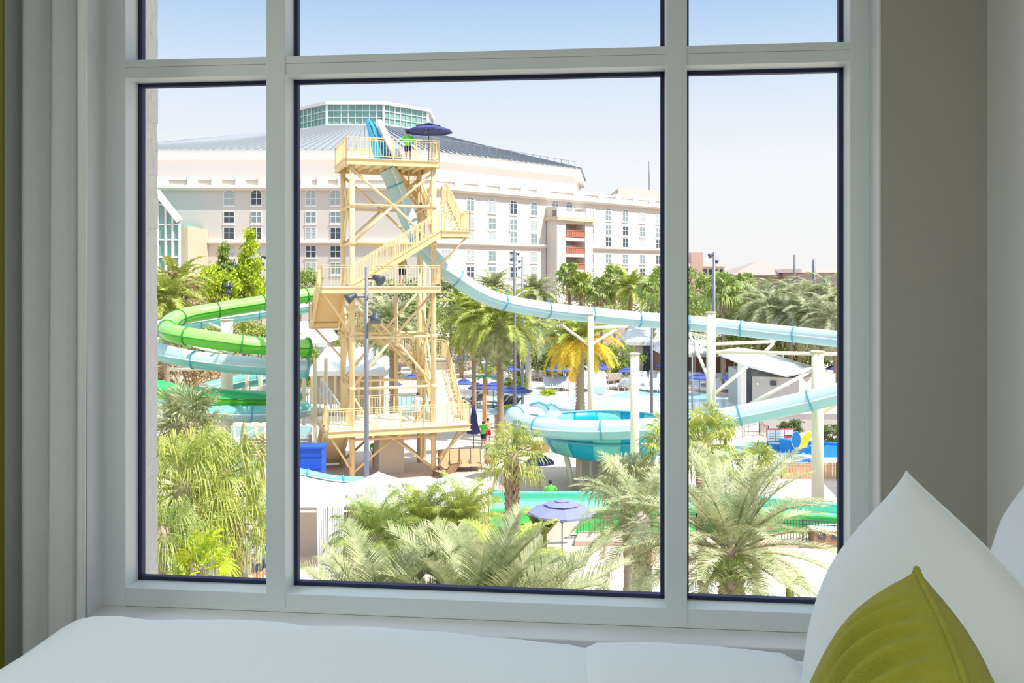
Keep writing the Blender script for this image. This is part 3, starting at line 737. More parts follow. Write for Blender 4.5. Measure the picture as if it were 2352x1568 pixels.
t1 = [P(740, 700, 68), P(660, 708, 66), P(560, 722, 64), P(460, 736, 62), P(370, 752, 60), P(330, 775, 57), P(345, 798, 54.5), P(400, 817, 53), P(480, 830, 52.5), P(560, 838, 52.5), P(640, 843, 53), P(706, 847, 53.5)]
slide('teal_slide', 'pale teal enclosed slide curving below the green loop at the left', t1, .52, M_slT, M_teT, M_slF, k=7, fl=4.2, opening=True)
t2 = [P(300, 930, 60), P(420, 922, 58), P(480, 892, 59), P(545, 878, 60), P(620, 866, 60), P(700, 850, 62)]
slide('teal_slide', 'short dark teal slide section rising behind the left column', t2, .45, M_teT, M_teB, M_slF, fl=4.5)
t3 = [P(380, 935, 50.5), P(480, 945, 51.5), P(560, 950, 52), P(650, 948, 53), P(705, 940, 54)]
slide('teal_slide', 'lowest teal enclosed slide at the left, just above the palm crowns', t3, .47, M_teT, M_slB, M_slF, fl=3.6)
_t4 = t4 = [P(650, 1078, 37.5), P(700, 1088, 37.5), P(770, 1102, 38), P(850, 1106, 39)]
_s4 = slide('teal_slide', 'teal slide section disappearing behind the white tents', t4, .20, M_teT, M_teB, M_slF, fl=1.5)
for i in (0, 1, 2, 3): MB().tube([(t4[i].x, t4[i].y, 0), (t4[i].x, t4[i].y, t4[i].z - .15)], .06, 8).build('leg', M_pole, _s4)
def column(name, label, px, y0, Y, r, arms=(), base=None):
    x = (px - CX) / F * Y; zt = CH - (y0 - HZ) / F * Y; t = thing(name, label, 'slide support', (x, Y, 0))
    MB().tube([(x, Y, 0), (x, Y, zt)], r, 16).tube([(x, Y, zt), (x, Y, zt + .05)], r + .04, 16).build('post', M_pole, t)
    MB().tube([(x, Y, 0), (x, Y, .08)], r * 1.9, 16).build('base_plate', M_pole, t)
    for p, q in arms: MB().tube([p, q], .09, 8).build('arm', M_pole, t)
column('slide_column', 'slim cream column left of the orange tinged palm', 1357, 722, 56, .2, [(P(1357, 795, 56), P(1285, 742, 56)), (P(1357, 792, 56), P(1415, 756, 57)), (P(1357, 752, 56), P(1440, 750, 57.5))])
column('slide_column', 'cream column standing in front of the slide bowl', 1458, 813, 42.6, .21)
column('slide_column', 'cream column just right of the right window mullion', 1633, 718, 46, .235, [(P(1633, 790, 46), P(1778, 784, 52)), (P(1640, 905, 46), P(1716, 842, 47)), (P(1632, 880, 46), P(1584, 768, 50)), (P(1645, 808, 46), P(1880, 812, 43.5)), (P(1633, 778, 46), P(1584, 765, 52)), (P(1758, 806, 50), P(1775, 790, 53))])
column('slide_column', 'thick cream column near the right edge of the right pane', 1878, 808, 43.6, .285, [(P(1878, 812, 43.6), P(1990, 814, 43.6)), (P(1866, 850, 43.6), P(1700, 940, 43.6)), (P(1885, 950, 43.6), P(1960, 905, 43))])
column('slide_column', 'tan column rising through the green and teal slides at the left', 521, 735, 55, .36, [(P(521, 760, 55), P(478, 742, 57)), (P(521, 815, 55), P(445, 795, 52)), (P(521, 900, 55), P(462, 882, 55)), (P(521, 846, 55), P(390, 848, 56)), (P(521, 810, 55), P(495, 800, 52)), (P(521, 858, 55), P(600, 850, 58))])
# ================================================================ BOWL
Rb = 3.55; bc = V(((1396 - CX) / F * 48.2, 48.2, 0)); zr = 3.35; nb = 64
bowl = thing('slide_bowl', 'big round funnel bowl with cyan and mint wedges', 'slide bowl', bc)
for k in range(16):
    for nm, ps, thk in (('bowl_panel', [(1.0, zr), (.99, zr - .45), (.96, zr - .9), (.85, zr - 1.45), (.55, zr - 1.75), (.2, zr - 1.85)], .03),):
        mb = MB(); m = 7; kk = 0
        for i, (f, z) in enumerate(ps):
            for j in range(m + 1):
                a = R(-18) + 2 * PI * (k + j / m) / 16; mb.v.append(bc + V((Rb * f * math.cos(a), Rb * f * math.sin(a), z)))
        for i in range(len(ps) - 1):
            for j in range(m): q = i * (m + 1) + j; mb.face([q, q + 1, q + m + 2, q + m + 1], True)
        mb.build(nm, M_cyan if k % 2 else M_mint, bowl, solid=.06)
MB().tube([bc + V((Rb * math.cos(2 * PI * i / 48), Rb * math.sin(2 * PI * i / 48), zr)) for i in range(49)], .06, 8).tube([bc + V((Rb * 1.0 * math.cos(2 * PI * i / 48), Rb * 1.0 * math.sin(2 * PI * i / 48), zr - .62)) for i in range(49)], .07, 8).build('rim', M_slF, bowl)
for i in range(6):
    a = R(30 + 60 * i); MB().tube([bc + V((2.2 * math.cos(a), 2.2 * math.sin(a), 0)), bc + V((2.6 * math.cos(a), 2.6 * math.sin(a), zr - 1.5))], .12, 10).build('leg', M_pole, bowl)
mb = MB()
for i in range(7): mb.box((bc.x - 1.6 + i * .5, bc.y - 1.6, 0), (bc.x - 1.5 + i * .5, bc.y - 1.5, 1.6))
mb.box((bc.x - 1.6, bc.y - .9, 0), (bc.x + 1.7, bc.y + 1.2, 1.6)); mb.build('pump_room', M_beige, bowl)
# white wave crest boards on the bowl's left side
wv = thing('wave_crest', 'white cut-out wave crests with blue edges at the left of the bowl', 'decoration', P(1240, 965, 50))
for px, py, s in ((1200, 955, 1.0), (1240, 945, 1.05), (1268, 940, .6)):
    c = P(px, py, 49.2 + (px - 1200) * .006); mb = MB(); top = [(-.9, -.45), (-.78, .05), (-.45, .40), (-.05, .50), (.30, .36), (.48, .10), (.62, -.12), (.9, -.30)]
    for (x0, z0), (x1, z1) in zip(top, top[1:]):
        q = [c + V((x * s, 0, z * s)) for x, z in ((x0, -.55), (x1, -.55), (x1, z1), (x0, z0))]; r_ = [p + V((0, .12, 0)) for p in q]
        mb.poly(q); mb.poly(r_[::-1]); mb.poly([q[3], q[2], r_[2], r_[3]])
    o = mb.build('crest', M_wfr, wv); MB().tube([c + V((x * s, -.02, z * s)) for x, z in top[:6]], .045, 6).build('edge', M_slF, o)
# ================================================================ FLOOD LIGHT POLES
def spot(mb, c, d, s=.3):
    c = V(c); d = V(d).normalized(); mb.tube([c - d * s * 1.1, c - d * s * .4, c + d * s * .2, c + d * s * .9], [s * .35, s * .55, s * .8, s * 1.0], 12)
def lpole(label, px, y0, Y, r, lamps, m=M_pgrey, yb=None, side=V((1, 0, 0))):
    x = (px - CX) / F * Y; t = thing('light_pole', label, 'light pole', (x, Y, 0)); zt = CH - (y0 - HZ) / F * Y
    MB().tube([(x, Y, 0), (x, Y, zt)], [r * 1.25, r * .8], 10).build('pole', m, t)
    for lx, ly, d, s in lamps:
        c = P(lx, ly, Y); mb = MB(); spot(mb, c, d, s); o = mb.build('spotlight', M_dark, t); MB().bar((x, Y, c.z), c, .06).build('bracket', M_dark, t)
lpole('dark grey pole with three large spotlights in front of the slide tower', 842, 614, 36, .085, [(868, 640, (.8, -.4, -.5), .22), (806, 682, (-.8, -.3, -.5), .22), (862, 728, (0, -.4, -1), .24)])
lpole('tall thin pole with twin floodlights before the hotel, left of its shorter neighbour', 1182, 572, 60, .10, [(1175, 580, (-1, 0, -.4), .11), (1175, 596, (-1, 0, -.4), .11), (1190, 583, (1, 0, -.5), .1)])
lpole('shorter thin pole with floodlights right beside the tall one before the hotel', 1200, 590, 78, .10, [(1193, 600, (-1, 0, -.5), .13), (1193, 614, (-1, 0, -.5), .13)])
lpole('tall pole with small floodlights rising behind the cream column in the right pane', 1640, 578, 62, .11, [(1633, 586, (-1, 0, -.4), .18), (1645, 600, (1, 0, -.4), .14)])
lpole('plain grey pole just left of the right mullion', 1497, 748, 62, .09, [])
lpole('slim grey pole seen just right of the right mullion', 1590, 818, 58, .06, [])
lpole('grey pole with white lamp head by the conifers in the left pane', 600, 586, 92, .07, [(607, 590, (1, 0, -.3), .22), (604, 606, (1, 0, -.3), .15)])
lpole('short white lamp pole in front of the conifers, left pane', 525, 645, 75, .05, [(520, 655, (0, 0, -1), .22), (530, 655, (0, 0, -1), .22), (525, 668, (0, 0, -1), .3)], M_pole)
lpole('grey pole between the two long trunked palms', 1117, 770, 85, .1, [])
# ================================================================ PALMS AND TREES
def rvec(rng, a): return V((rng.uniform(-a, a), rng.uniform(-a, a), rng.uniform(-a, a)))
def frond(mb, p0, az, el, L, droop, nl, lw, ll, rng, lift=.35, mats=1, sag=.25, twist=None):
    d0 = V((math.cos(az), math.sin(az), 0)); pts = []; p = V(p0); e = el; N = 12
    for i in range(N + 1):
        pts.append(p.copy()); t = i / N; p = p + (d0 * math.cos(e) + V((0, 0, math.sin(e)))) * (L / N); e -= droop / N * (.5 + t)
    mb.tube(pts, [max(.006, .028 * (1 - .8 * i / N)) * (L / 2.6) for i in range(N + 1)], 4, cap=False)
    s0 = d0.cross(V((0, 0, 1))).normalized()
    for i in range(nl):
        t = .14 + .86 * i / nl; f = t * N; k = min(int(f), N - 1); c = pts[k].lerp(pts[k + 1], f - k); tg = (pts[k + 1] - pts[k]).normalized()
        upv = s0.cross(tg).normalized(); ln = ll * (math.sin(PI * min(1, .18 + t * .75)) ** .7) * rng.uniform(.85, 1.1)
        for s in (-1, 1):
            d = (tg * (.55 + .6 * t) + s0 * s + upv * (lift + rng.uniform(-.18, .18))).normalized(); m = c + d * ln * .55; q = c + d * ln + V((0, 0, -ln * sag * rng.uniform(.5, 1.4)))
            wv = tg * lw * .5; a = len(mb.v); mb.v += [c - wv, c + wv, m + wv, m - wv, q]
            mb.face([a, a + 1, a + 2, a + 3]); mb.face([a + 3, a + 2, a + 4])
def fan(mb, p0, az, el, pet, Rf, rng, ns=22, spread=2.2, droop=.4, w=.05):
    d = V((math.cos(az) * math.cos(el), math.sin(az) * math.cos(el), math.sin(el))); c = V(p0) + d * pet - V((0, 0, pet * .08))
    mb.tube([p0, V(p0).lerp(c, .5) + V((0, 0, .04 * pet)), c], .014 + Rf * .006, 4, cap=False)
    side = d.cross(V((0, 0, 1))).normalized(); up = side.cross(d); tilt = rng.uniform(-.5, .6); roll = rng.uniform(-.7, .7); side = (side * math.cos(roll) + up * math.sin(roll)).normalized(); up = side.cross(d); d2 = (d * math.cos(tilt) - up * math.sin(tilt)).normalized()
    for i in range(ns):
        a = -spread + 2 * spread * i / (ns - 1) + rng.uniform(-.09, .09); dr = d2 * math.cos(a) + side * math.sin(a)
        L = Rf * (.72 + .28 * math.cos(a)) * rng.uniform(.85, 1.08); wv = dr.cross(up).normalized() * w * .5 * Rf / .8
        m = c + dr * L * .6 + up * .02; q = c + dr * L * .92 - V((0, 0, droop * L * rng.uniform(.4, 1.1))); q2 = q + dr * L * .05 - V((0, 0, droop * L * .7))
        k = len(mb.v); mb.v += [c, m - wv * 1.25, m + wv * 1.25, q - wv * .7, q + wv * .7, q2]
        mb.face([k, k + 2, k + 1]); mb.face([k + 1, k + 2, k + 4, k + 3]); mb.face([k + 3, k + 4, k + 5])
def trunk(mb, base, top, r, rough=.15, step=.14, n=10, rng=random):
    base = V(base); top = V(top); L = (top - base).length; N = max(4, int(L / step)); pts = []; rr = []
    for i in range(N + 1):
        t = i / N; pts.append(base.lerp(top, t) + V((math.sin(t * 5) * .04, 0, 0))); rr.append(r * (1.25 - .35 * min(1, t * 4)) * (1 + (rough if i % 2 else -rough * .5)))
    mb.tube(pts, rr, n)
def boots(mb, base, top, r, rng, step=.16, per=7):
    base = V(base); top = V(top); L = (top - base).length; N = int(L / step); ax = (top - base).normalized()
    for i in range(N):
        for j in range(per):
            a = 2 * PI * (j + .5 * (i % 2)) / per; o = V((math.cos(a), math.sin(a), 0)); c = base + ax * (i * step); w_ = o.cross(ax) * r * .42
            k = len(mb.v); mb.v += [c + o * r * .95 - w_, c + o * r * .95 + w_, c + o * (r * 1.38) + ax * step * 1.25, c + o * r * .9 + ax * step * 1.5]
            mb.face([k, k + 1, k + 2]); mb.face([k + 1, k + 3, k + 2]); mb.face([k, k + 2, k + 3])
def palm(name, label, crown, L, m, kind='feather', n=34, r=.22, seed=1, nl=34, lw=.035, ll=.45, els=(-.5, 1.35), droop=1.3, skirt=None, mb2=None, group=None, bark=None, boot=False, pet=.9, Rf=.9, ns=20, fd=.4, lift=.35, azr=None, lw_f=.05, sag=.25):
    rng = random.Random(seed); crown = V(crown); t = thing(name, label, 'palm tree', (crown.x, crown.y, 0), 0, group)
    mb = MB(); b = V((crown.x, crown.y, 0)); trunk(mb, b, crown - V((0, 0, .15)), r, rng=rng)
    if boot: boots(mb, b + V((0, 0, max(0, crown.z - 5))), crown, r, rng)
    mb.ball(crown + V((0, 0, .02)), r * 1.25, 8, (1, 1, 1.3)); mb.build('trunk', bark or M_bark, t)
    mb = MB(); mbk = MB()
    for i in range(n):
        q = (i + .5) / n; el = els[1] - (els[1] - els[0]) * q + rng.uniform(-.1, .1); az = i * 2.39996 + rng.uniform(-.2, .2)
        if azr: az = azr[0] + (azr[1] - azr[0]) * ((i * .618) % 1)
        tgt = mbk if (mb2 and q > mb2[1]) else mb
        if kind == 'feather': frond(tgt, crown + V((math.cos(az), math.sin(az), 0)) * r * .6 + V((0, 0, .2 * (1 - q))), az, el, L * rng.uniform(.85, 1.08), droop * rng.uniform(.8, 1.2), nl, lw, ll, rng, lift, sag=sag)
        else: fan(tgt, crown + V((math.cos(az), math.sin(az), 0)) * r * .6 + V((0, 0, .3 * (1 - q))), az, el, pet * rng.uniform(.7, 1.15), Rf * rng.uniform(.8, 1.1), rng, ns, droop=fd * (1.4 if el < .2 else 1), w=lw_f)
    mb.build('crown', m, t)
    if mb2: mbk.build('lower_fronds', mb2[0], t)
    if skirt:
        mb = MB()
        for i in range(skirt):
            az = rng.uniform(0, 6.28)
            if kind == 'feather': frond(mb, crown - V((0, 0, .1)), az, -.7, L * .5, .9, nl // 2, lw, ll * .7, rng, 0)
            else: fan(mb, crown - V((0, 0, .2)), az, -1.0, pet * .6, Rf * .8, rng, 12, droop=.9, w=lw_f)
        mb.build('dead_skirt', L_dd, t)
    return t
def bush(name, label, c, rad, nleaf, ls, m, seed=1, trunk_h=0, cat='tree', cone=False, group=None, up=.3):
    rng = random.Random(seed); c = V(c); t = thing(name, label, cat, (c.x, c.y, 0), 0, group)
    mb = MB()
    cl = []
    for i in range(max(5, nleaf // 90)):
        z = rng.uniform(-.9, .95); k = (1 - (z + 1) / 2) ** .8 if cone else math.sqrt(max(.02, 1 - z * z)) * rng.uniform(.5, 1)
        a = rng.uniform(0, 6.28); k *= rng.uniform(.6, 1) if cone else 1; cl.append(V((k * math.cos(a), k * math.sin(a), z)))
    for i in range(nleaf):
        q = cl[i % len(cl)] + V((rng.gauss(0, .13), rng.gauss(0, .13), rng.gauss(0, .11))) * (.7 if cone else 1.1)
        p = c + V((q.x * rad[0], q.y * rad[1], q.z * rad[2])); d = (rvec(rng, 1) + V((0, 0, up))).normalized(); s = d.cross(rvec(rng, 1)).normalized() * ls * .28; L = d * ls * rng.uniform(.6, 1.2)
        k = len(mb.v); mb.v += [p, p + L * .5 + s, p + L, p + L * .5 - s]; mb.face([k, k + 1, k + 2, k + 3])
    mb.build('foliage', m, t)
    mb = MB(); mb.tube([(c.x, c.y, 0), (c.x, c.y, c.z)], [max(.08, rad[0] * .05), max(.04, rad[0] * .03)], 7)
    for i in range(7):
        q = cl[i % len(cl)]; mb.tube([c - V((0, 0, rad[2] * .5)), c + V((q.x * rad[0] * .8, q.y * rad[1] * .8, q.z * rad[2] * .8))], [rad[0] * .02 + .03, .02], 5)
    mb.build('trunk', M_bark, t); return t
# -- foreground
palm('fan_palm', 'big weeping fan palm filling the lower half of the left pane', P(420, 1130, 19.5), 2, L_yg, 'fan', 44, .18, 11, els=(-.9, 1.3), pet=.85, Rf=.72, ns=30, fd=.55, skirt=12, lw_f=.026)
palm('fan_palm', 'spiky topped fan palm against the green slides, left pane', P(430, 990, 24), 2, L_gg, 'fan', 46, .2, 12, els=(-.6, 1.45), pet=.5, Rf=.85, ns=30, fd=.16, skirt=6, lw_f=.024)
palm('fan_palm', 'fan palm whose hanging fronds reach the left mullion', P(520, 1100, 21), 2, L_yg, 'fan', 30, .15, 13, els=(-.8, 1.25), pet=.75, Rf=.68, ns=28, fd=.6, lw_f=.026, skirt=4)
palm('fan_palm', 'low fan palm with drooping fronds behind the bright yellow one', P(550, 1215, 20), 2, L_yg, 'fan', 24, .14, 14, els=(-.8, 1.1), pet=.5, Rf=.55, ns=26, fd=.6, lw_f=.026, skirt=6)
palm('fan_palm', 'small fan palm low at the left edge of the left pane', P(372, 1235, 18), 2, L_g, 'fan', 20, .14, 16, els=(-.8, 1.1), pet=.45, Rf=.5, ns=26, fd=.5, lw_f=.028)
palm('fan_palm', 'small bright yellow green fan palm at the bottom of the left pane', P(465, 1320, 18), 2, L_br, 'fan', 22, .09, 15, els=(-.3, 1.4), pet=.42, Rf=.42, ns=22, fd=.2, lw_f=.05)
for i, (px, py, Y, l) in enumerate(((860, 1245, 24, 'green bushy palm clump left of the middle, before the white tents'), (965, 1215, 25, 'upright green palm clump reaching highest before the tents'), (1065, 1208, 25, 'green palm clump at the right end of the white tents'))):
    palm('clump_palm', l, P(px, py, Y), 1.3, (L_g if i == 0 else L_yg), 'feather', 40, .12, 20 + i, nl=46, lw=.018, ll=.40, els=(-.4, 1.5), droop=1.0, sag=.6, lift=.1)
palm('date_palm', 'grey green feather palm with upright fronds along the bottom of the middle pane, left side', P(870, 1485, 12.5), 1.5, L_gg, 'feather', 26, .16, 31, nl=58, lw=.022, ll=.42, els=(.25, 1.4), droop=.75, lift=.4, sag=.08)
palm('date_palm', 'grey green feather palm in the bottom centre of the middle pane', P(1095, 1475, 12.5), 1.7, L_gg, 'feather', 28, .18, 32, nl=62, lw=.024, ll=.50, els=(.3, 1.42), droop=.65, lift=.4, sag=.08)
palm('date_palm', 'feather palm at the bottom with one long frond reaching right', P(1195, 1490, 13), 1.75, L_gg, 'feather', 20, .18, 34, nl=60, lw=.022, ll=.48, els=(.1, 1.1), droop=.6, lift=.35, sag=.1)
palm('date_palm', 'yellowing feather palm under the striped umbrella', P(1165, 1330, 18), 1.3, L_yg, 'feather', 20, .15, 33, nl=40, lw=.03, ll=.4, els=(-.2, 1.2), droop=1.1)
palm('date_palm', 'large spreading date palm filling the bottom of the right pane', P(1680, 1275, 21), 2.9, L_gg, 'feather', 50, .24, 35, nl=64, lw=.026, ll=.50, els=(-.45, 1.35), droop=1.0, skirt=6, boot=True, lift=.3, sag=.15)
palm('date_palm', 'date palm just left of the right mullion with a patterned trunk', P(1474, 1205, 25), 2.1, L_gg, 'feather', 34, .22, 36, nl=50, lw=.028, ll=.46, els=(-.55, 1.3), droop=1.2, skirt=4, boot=True, bark=M_barkg, sag=.2)
palm('windmill_palm', 'shaggy fan palm with a rough trunk in front of the green water lane', P(1176, 1058, 30), 2, L_yg, 'fan', 36, .20, 37, els=(-.7, 1.4), pet=.72, Rf=.62, ns=26, fd=.4, skirt=4, boot=True, lw_f=.03)
palm('fan_palm', 'upright fan palm at the left edge of the right pane', P(1612, 1030, 28), 2, L_yg, 'fan', 28, .16, 38, els=(-.6, 1.45), pet=.7, Rf=.75, ns=24, fd=.3, lw_f=.05)
palm('fan_palm', 'fan palm leaf tips poking in before the bowl beside the right mullion', P(1535, 1030, 30), 2, L_yg, 'fan', 18, .14, 39, els=(-.2, 1.3), pet=.5, Rf=.6, ns=22, fd=.3, lw_f=.05)
palm('fan_palm', 'small fan palm in front of the padded blue pool, right pane', P(1735, 1090, 28), 2, L_yg, 'fan', 18, .13, 40, els=(-.2, 1.4), pet=.5, Rf=.6, ns=22, fd=.25, lw_f=.05)
palm('fan_palm', 'dense fan palm behind the date palm with the patterned trunk', P(1440, 1130, 30), 2, L_gg, 'fan', 26, .15, 47, els=(-.5, 1.4), pet=.7, Rf=.8, ns=26, fd=.3, lw_f=.05)
palm('fan_palm', 'low green fan plant under the big date palm', P(1680, 1345, 20), 2, L_g, 'fan', 12, .08, 48, els=(.1, 1.3), pet=.3, Rf=.35, ns=16, fd=.2, lw_f=.06)
def banana(label, base, n, L, seed):
    rng = random.Random(seed); t = thing('banana_plant', label, 'plant', base); mb = MB()
    for i in range(n):
        az = rng.uniform(0, 6.28); e = rng.uniform(.8, 1.4); d = V((math.cos(az), math.sin(az), 0)); s = d.cross(V((0, 0, 1))); p = V(base) + V((0, 0, .6)); prev = None
        for k in range(8):
            w_ = .26 * math.sin(PI * (k / 7) ** .7) * L; q = [p - s * w_ + V((0, 0, w_ * .3)), p, p + s * w_ + V((0, 0, w_ * .3))]
            if prev: mb.poly([prev[0], prev[1], q[1], q[0]], True); mb.poly([prev[1], prev[2], q[2], q[1]], True)
            prev = q; p = p + (d * math.cos(e) + V((0, 0, math.sin(e)))) * L / 7; e -= .18
    mb.build('leaves', L_g, t); MB().tube([base, V(base) + V((0, 0, .8))], .1, 8).build('stem', L_g, t); return t
b0 = P(1250, 1235, 36.5); banana('banana plant with broad green leaves left of the faded umbrella', (b0.x, b0.y, 0), 11, 1.7, 3)
b0 = P(1815, 1382, 21); banana('paddle shaped green leaves at the bottom of the right pane', (b0.x, b0.y, 3.2), 6, .5, 5)
# -- midground date palms on long trunks
palm('date_palm', 'arching date palm with long slim trunk right of the tower, left of its twin', P(1088, 728, 66), 3.4, L_yg, 'feather', 40, .17, 41, nl=40, lw=.07, ll=.75, els=(-.7, 1.3), droop=1.5)
palm('date_palm', 'arching date palm whose orange topped trunk stands right of the grey pole', P(1148, 742, 62), 3.6, L_yg, 'feather', 46, .24, 42, nl=42, lw=.07, ll=.8, els=(-.8, 1.3), droop=1.6, mb2=(L_gg, .75))
palm('date_palm', 'date palm half hidden behind the tall thin pole', P(1212, 748, 84), 3.6, L_gg, 'feather', 34, .3, 43, nl=36, lw=.07, ll=.8, els=(-.6, 1.3), droop=1.5, bark=M_barkg)
palm('date_palm', 'date palm with orange lower fronds behind the cream column', P(1332, 785, 72), 3.7, L_yg, 'feather', 50, .34, 44, nl=40, lw=.07, ll=.85, els=(-.55, 1.25), droop=1.3, mb2=(L_or, .52))
palm('date_palm', 'date palm seen through the braces of the slide tower', P(900, 745, 68), 3.2, L_gg, 'feather', 36, .2, 45, nl=36, lw=.07, ll=.8, els=(-.7, 1.3), droop=1.5)
# -- background palms and trees
bgp = [(1308, 632, 120, 'fan', 'fan palm in front of the balcony bay', L_g), (1335, 655, 118, 'fan', 'fan palm just right of the balcony bay palm', L_yg), (1380, 668, 112, 'fan', 'low fan palm above the slide between two taller palms', L_g), (1412, 640, 118, 'fan', 'fan palm with a full round head near the hotel windows', L_g),
       (1228, 672, 110, 'feather', 'feathery date palm before the tall grey poles at the hotel', L_gg), (1132, 664, 115, 'feather', 'date palm tips above the slide bend near the hotel', L_gg), (1448, 662, 112, 'feather', 'loose date palm left of the right mullion at the hotel', L_yg), (1500, 668, 105, 'fan', 'fan palm beside the right mullion on its left', L_g), (1520, 645, 118, 'fan', 'tall fan palm head cut by the right mullion', L_g),
       (1662, 668, 88, 'fan', 'fan palm right of the floodlight pole in the right pane', L_g), (1712, 652, 130, 'fan', 'small dark fan palm below the pyramid roof', L_g), (1060, 690, 105, 'fan', 'fan palm behind the upper slide near the tower', L_g), (405, 655, 72, 'feather', 'drooping palm against the glass atrium', L_yg), (383, 690, 66, 'feather', 'yellow drooping palm at the left edge of the view', L_yg),
       (1268, 800, 100, 'feather', 'small palm behind the orange tinged one', L_g)]
for i, (px, py, Y, kd, l, m) in enumerate(bgp):
    if kd == 'fan': palm('fan_palm', l, P(px, py, Y), 2, m, 'fan', 30, .2, 60 + i, els=(-.7, 1.4), pet=1.1, Rf=1.05, ns=14, fd=.35, lw_f=.14, skirt=4)
    else: palm('date_palm', l, P(px, py, Y), 3.1 * (Y / 100) ** .3, m, 'feather', 34, .25, 60 + i, nl=34, lw=.09, ll=.8, els=(-.7, 1.35), droop=1.3)
rg = random.Random(9)
ORD = ['leftmost ', 'second from left ', 'third from left ', 'fourth from left ', 'fifth from left ', 'sixth from left ', 'seventh from left ', 'eighth from left ', 'ninth from left ', 'rightmost ']
NUM = ['', 'one', 'two', 'three', 'four', 'five', 'six', 'seven', 'eight', 'nine', 'ten']
for i, (px, py, Y) in enumerate(((1745, 672, 74), (1790, 662, 78), (1835, 668, 72), (1880, 664, 76), (1925, 672, 70), (1815, 700, 66), (1870, 708, 64), (1920, 715, 60), (1770, 690, 68), (1960, 660, 72))):
    palm('date_palm', ORD[sorted((1745, 1790, 1835, 1880, 1925, 1815, 1870, 1920, 1770, 1960)).index(px)] + 'of ten grey green date palms massed at the right', P(px, py + 22, Y + 18), 4.1, L_ol if i % 2 else L_gg, 'feather', 34, .25, 90 + i, nl=38, lw=.07, ll=.75, els=(-.7, 1.2), droop=1.5, group='grey date palms massed at the right of the view', mb2=(L_or, .8) if i in (1, 3) else None)
tr = [((1592, 668), 100, (3, 3, 2.6), L_g, 'leafy green tree right of the right mullion', 1), ((1700, 735), 95, (3.2, 2.4, 1.7), L_yg, 'yellow green shrub above the slide in the right pane', 0), ((1750, 735), 96, (3.4, 2.2, 2.0), L_yg, 'round yellow green shrub under the grey date palms', 0), ((1840, 755), 94, (3.4, 2, 1.4), L_yg, 'low shrub between slide and date palm mass', 0),
      ((1035, 700), 110, (3.2, 3, 3), L_dk, 'dark tree right of the tower behind the date palms', 0), ((1060, 770), 98, (4.5, 3, 4), L_dk, 'dark green hedge mass behind the twin trunk palms', 0), ((1190, 790), 100, (5, 3, 3.2), L_dk, 'dark tree mass behind the tall thin pole', 0), ((1120, 720), 108, (3.5, 3, 3), L_dk, 'dark crown between the twin date palms', 0), ((1260, 745), 112, (4, 3, 2.6), L_dk, 'dark tree behind the orange tinged palm', 0),
      ((1340, 690), 122, (6, 4, 3.6), L_g, 'green tree band below the balconies', 0), ((1440, 700), 122, (6, 4, 3.2), L_yg, 'light green tree band left of the right mullion', 0), ((1290, 830), 96, (3.5, 2, 1.6), L_dk, 'dark shrub behind the striped kiosk', 0), ((1420, 826), 95, (2.6, 2, 1.5), L_g, 'green shrub between the cream columns', 0), ((1180, 880), 86, (.9, .9, .5), L_g, 'clipped yellow green shrub beside the grey pole', 0), ((1115, 850), 92, (.9, .9, .5), L_yg, 'small clipped shrub between the palm trunks', 0), ((1200, 880), 84, (.9, .8, .6), L_yg, 'bright clipped bush by the pool edge', 0),
      ((500, 672), 84, (2.4, 2, 2.4), L_br, 'bright green shrub below the conifer, left pane', 0), ((385, 700), 70, (2.6, 2, 2.2), L_dd, 'dry brownish foliage at the left end of the green slide', 0), ((620, 690), 90, (4, 3, 1.8), L_yg, 'yellow green shrub behind the left mullion', 0), ((690, 665), 95, (2.4, 2, 2), L_g, 'tree just right of the left mullion beside the tower', 0), ((560, 690), 88, (3.5, 2, 1.2), L_br, 'low bright hedge between the conifers', 0),
      ((900, 700), 100, (4, 3, 3), L_dk, 'dark tree behind the middle of the slide tower', 0), ((840, 790), 92, (4, 3, 3), L_g, 'green shrubs behind the corrugated hut', 0), ((950, 760), 100, (4, 3, 3.4), L_g, 'green tree seen through the tower right bay', 0), ((1720, 796), 92, (4, 2, 1.3), L_yg, 'shrubbery below the slide in the right pane', 0), ((1850, 808), 92, (4, 2, 1.4), L_g, 'shrubbery behind the white restroom roof', 0), ((1908, 1000), 54.5, (1.0, .4, .55), L_dk, 'dense hedge right of the thick cream column', 0), ((1818, 982), 58, (.8, .4, .45), L_dk, 'small hedge left of the thick cream column', 0),
      ((1550, 720), 96, (3.5, 3, 3), L_g, 'tree behind the right mullion above the slide', 0), ((425, 868), 68, (2.6, 2, 1.6), L_dd, 'dry tan foliage between the teal and deep green slides, left pane', 0), ((560, 790), 84, (4.5, 2, 2.0), L_yg, 'yellow green shrubbery seen through the green slide loop', 0), ((450, 800), 80, (3.5, 2, 1.8), L_g, 'green shrubbery behind the lower green tube, left pane', 0), ((690, 840), 84, (2.2, 2, 2.0), L_g, 'green shrub right of the left mullion behind the slide ends', 0), ((1260, 905), 84, (.8, .8, .35), L_br, 'low bright plants around the red pool sign', 0)]
for i, ((px, py), Y, rad, m, l, _) in enumerate(tr):
    bush('shrub' if rad[2] < 2.3 else 'tree', l, P(px, py, Y), rad, 3800 if rad[0] > 2 else 2200, .30 if rad[0] > 2 else .15, m, 200 + i, cat='shrub' if rad[2] < 2.3 else 'tree')
for i, (px, py, Y, rx, rz_, l) in enumerate(((572, 622, 86, 2.2, 3.6, 'tall pointed light green conifer beside the left mullion'), (516, 635, 86, 1.7, 3.0, 'shorter pointed conifer left of the tall one'))):
    bush('conifer', l, P(px, py, Y), (rx, rx, rz_), 4200, .34, L_br if i == 0 else L_g, 300 + i, cone=True, up=.8)
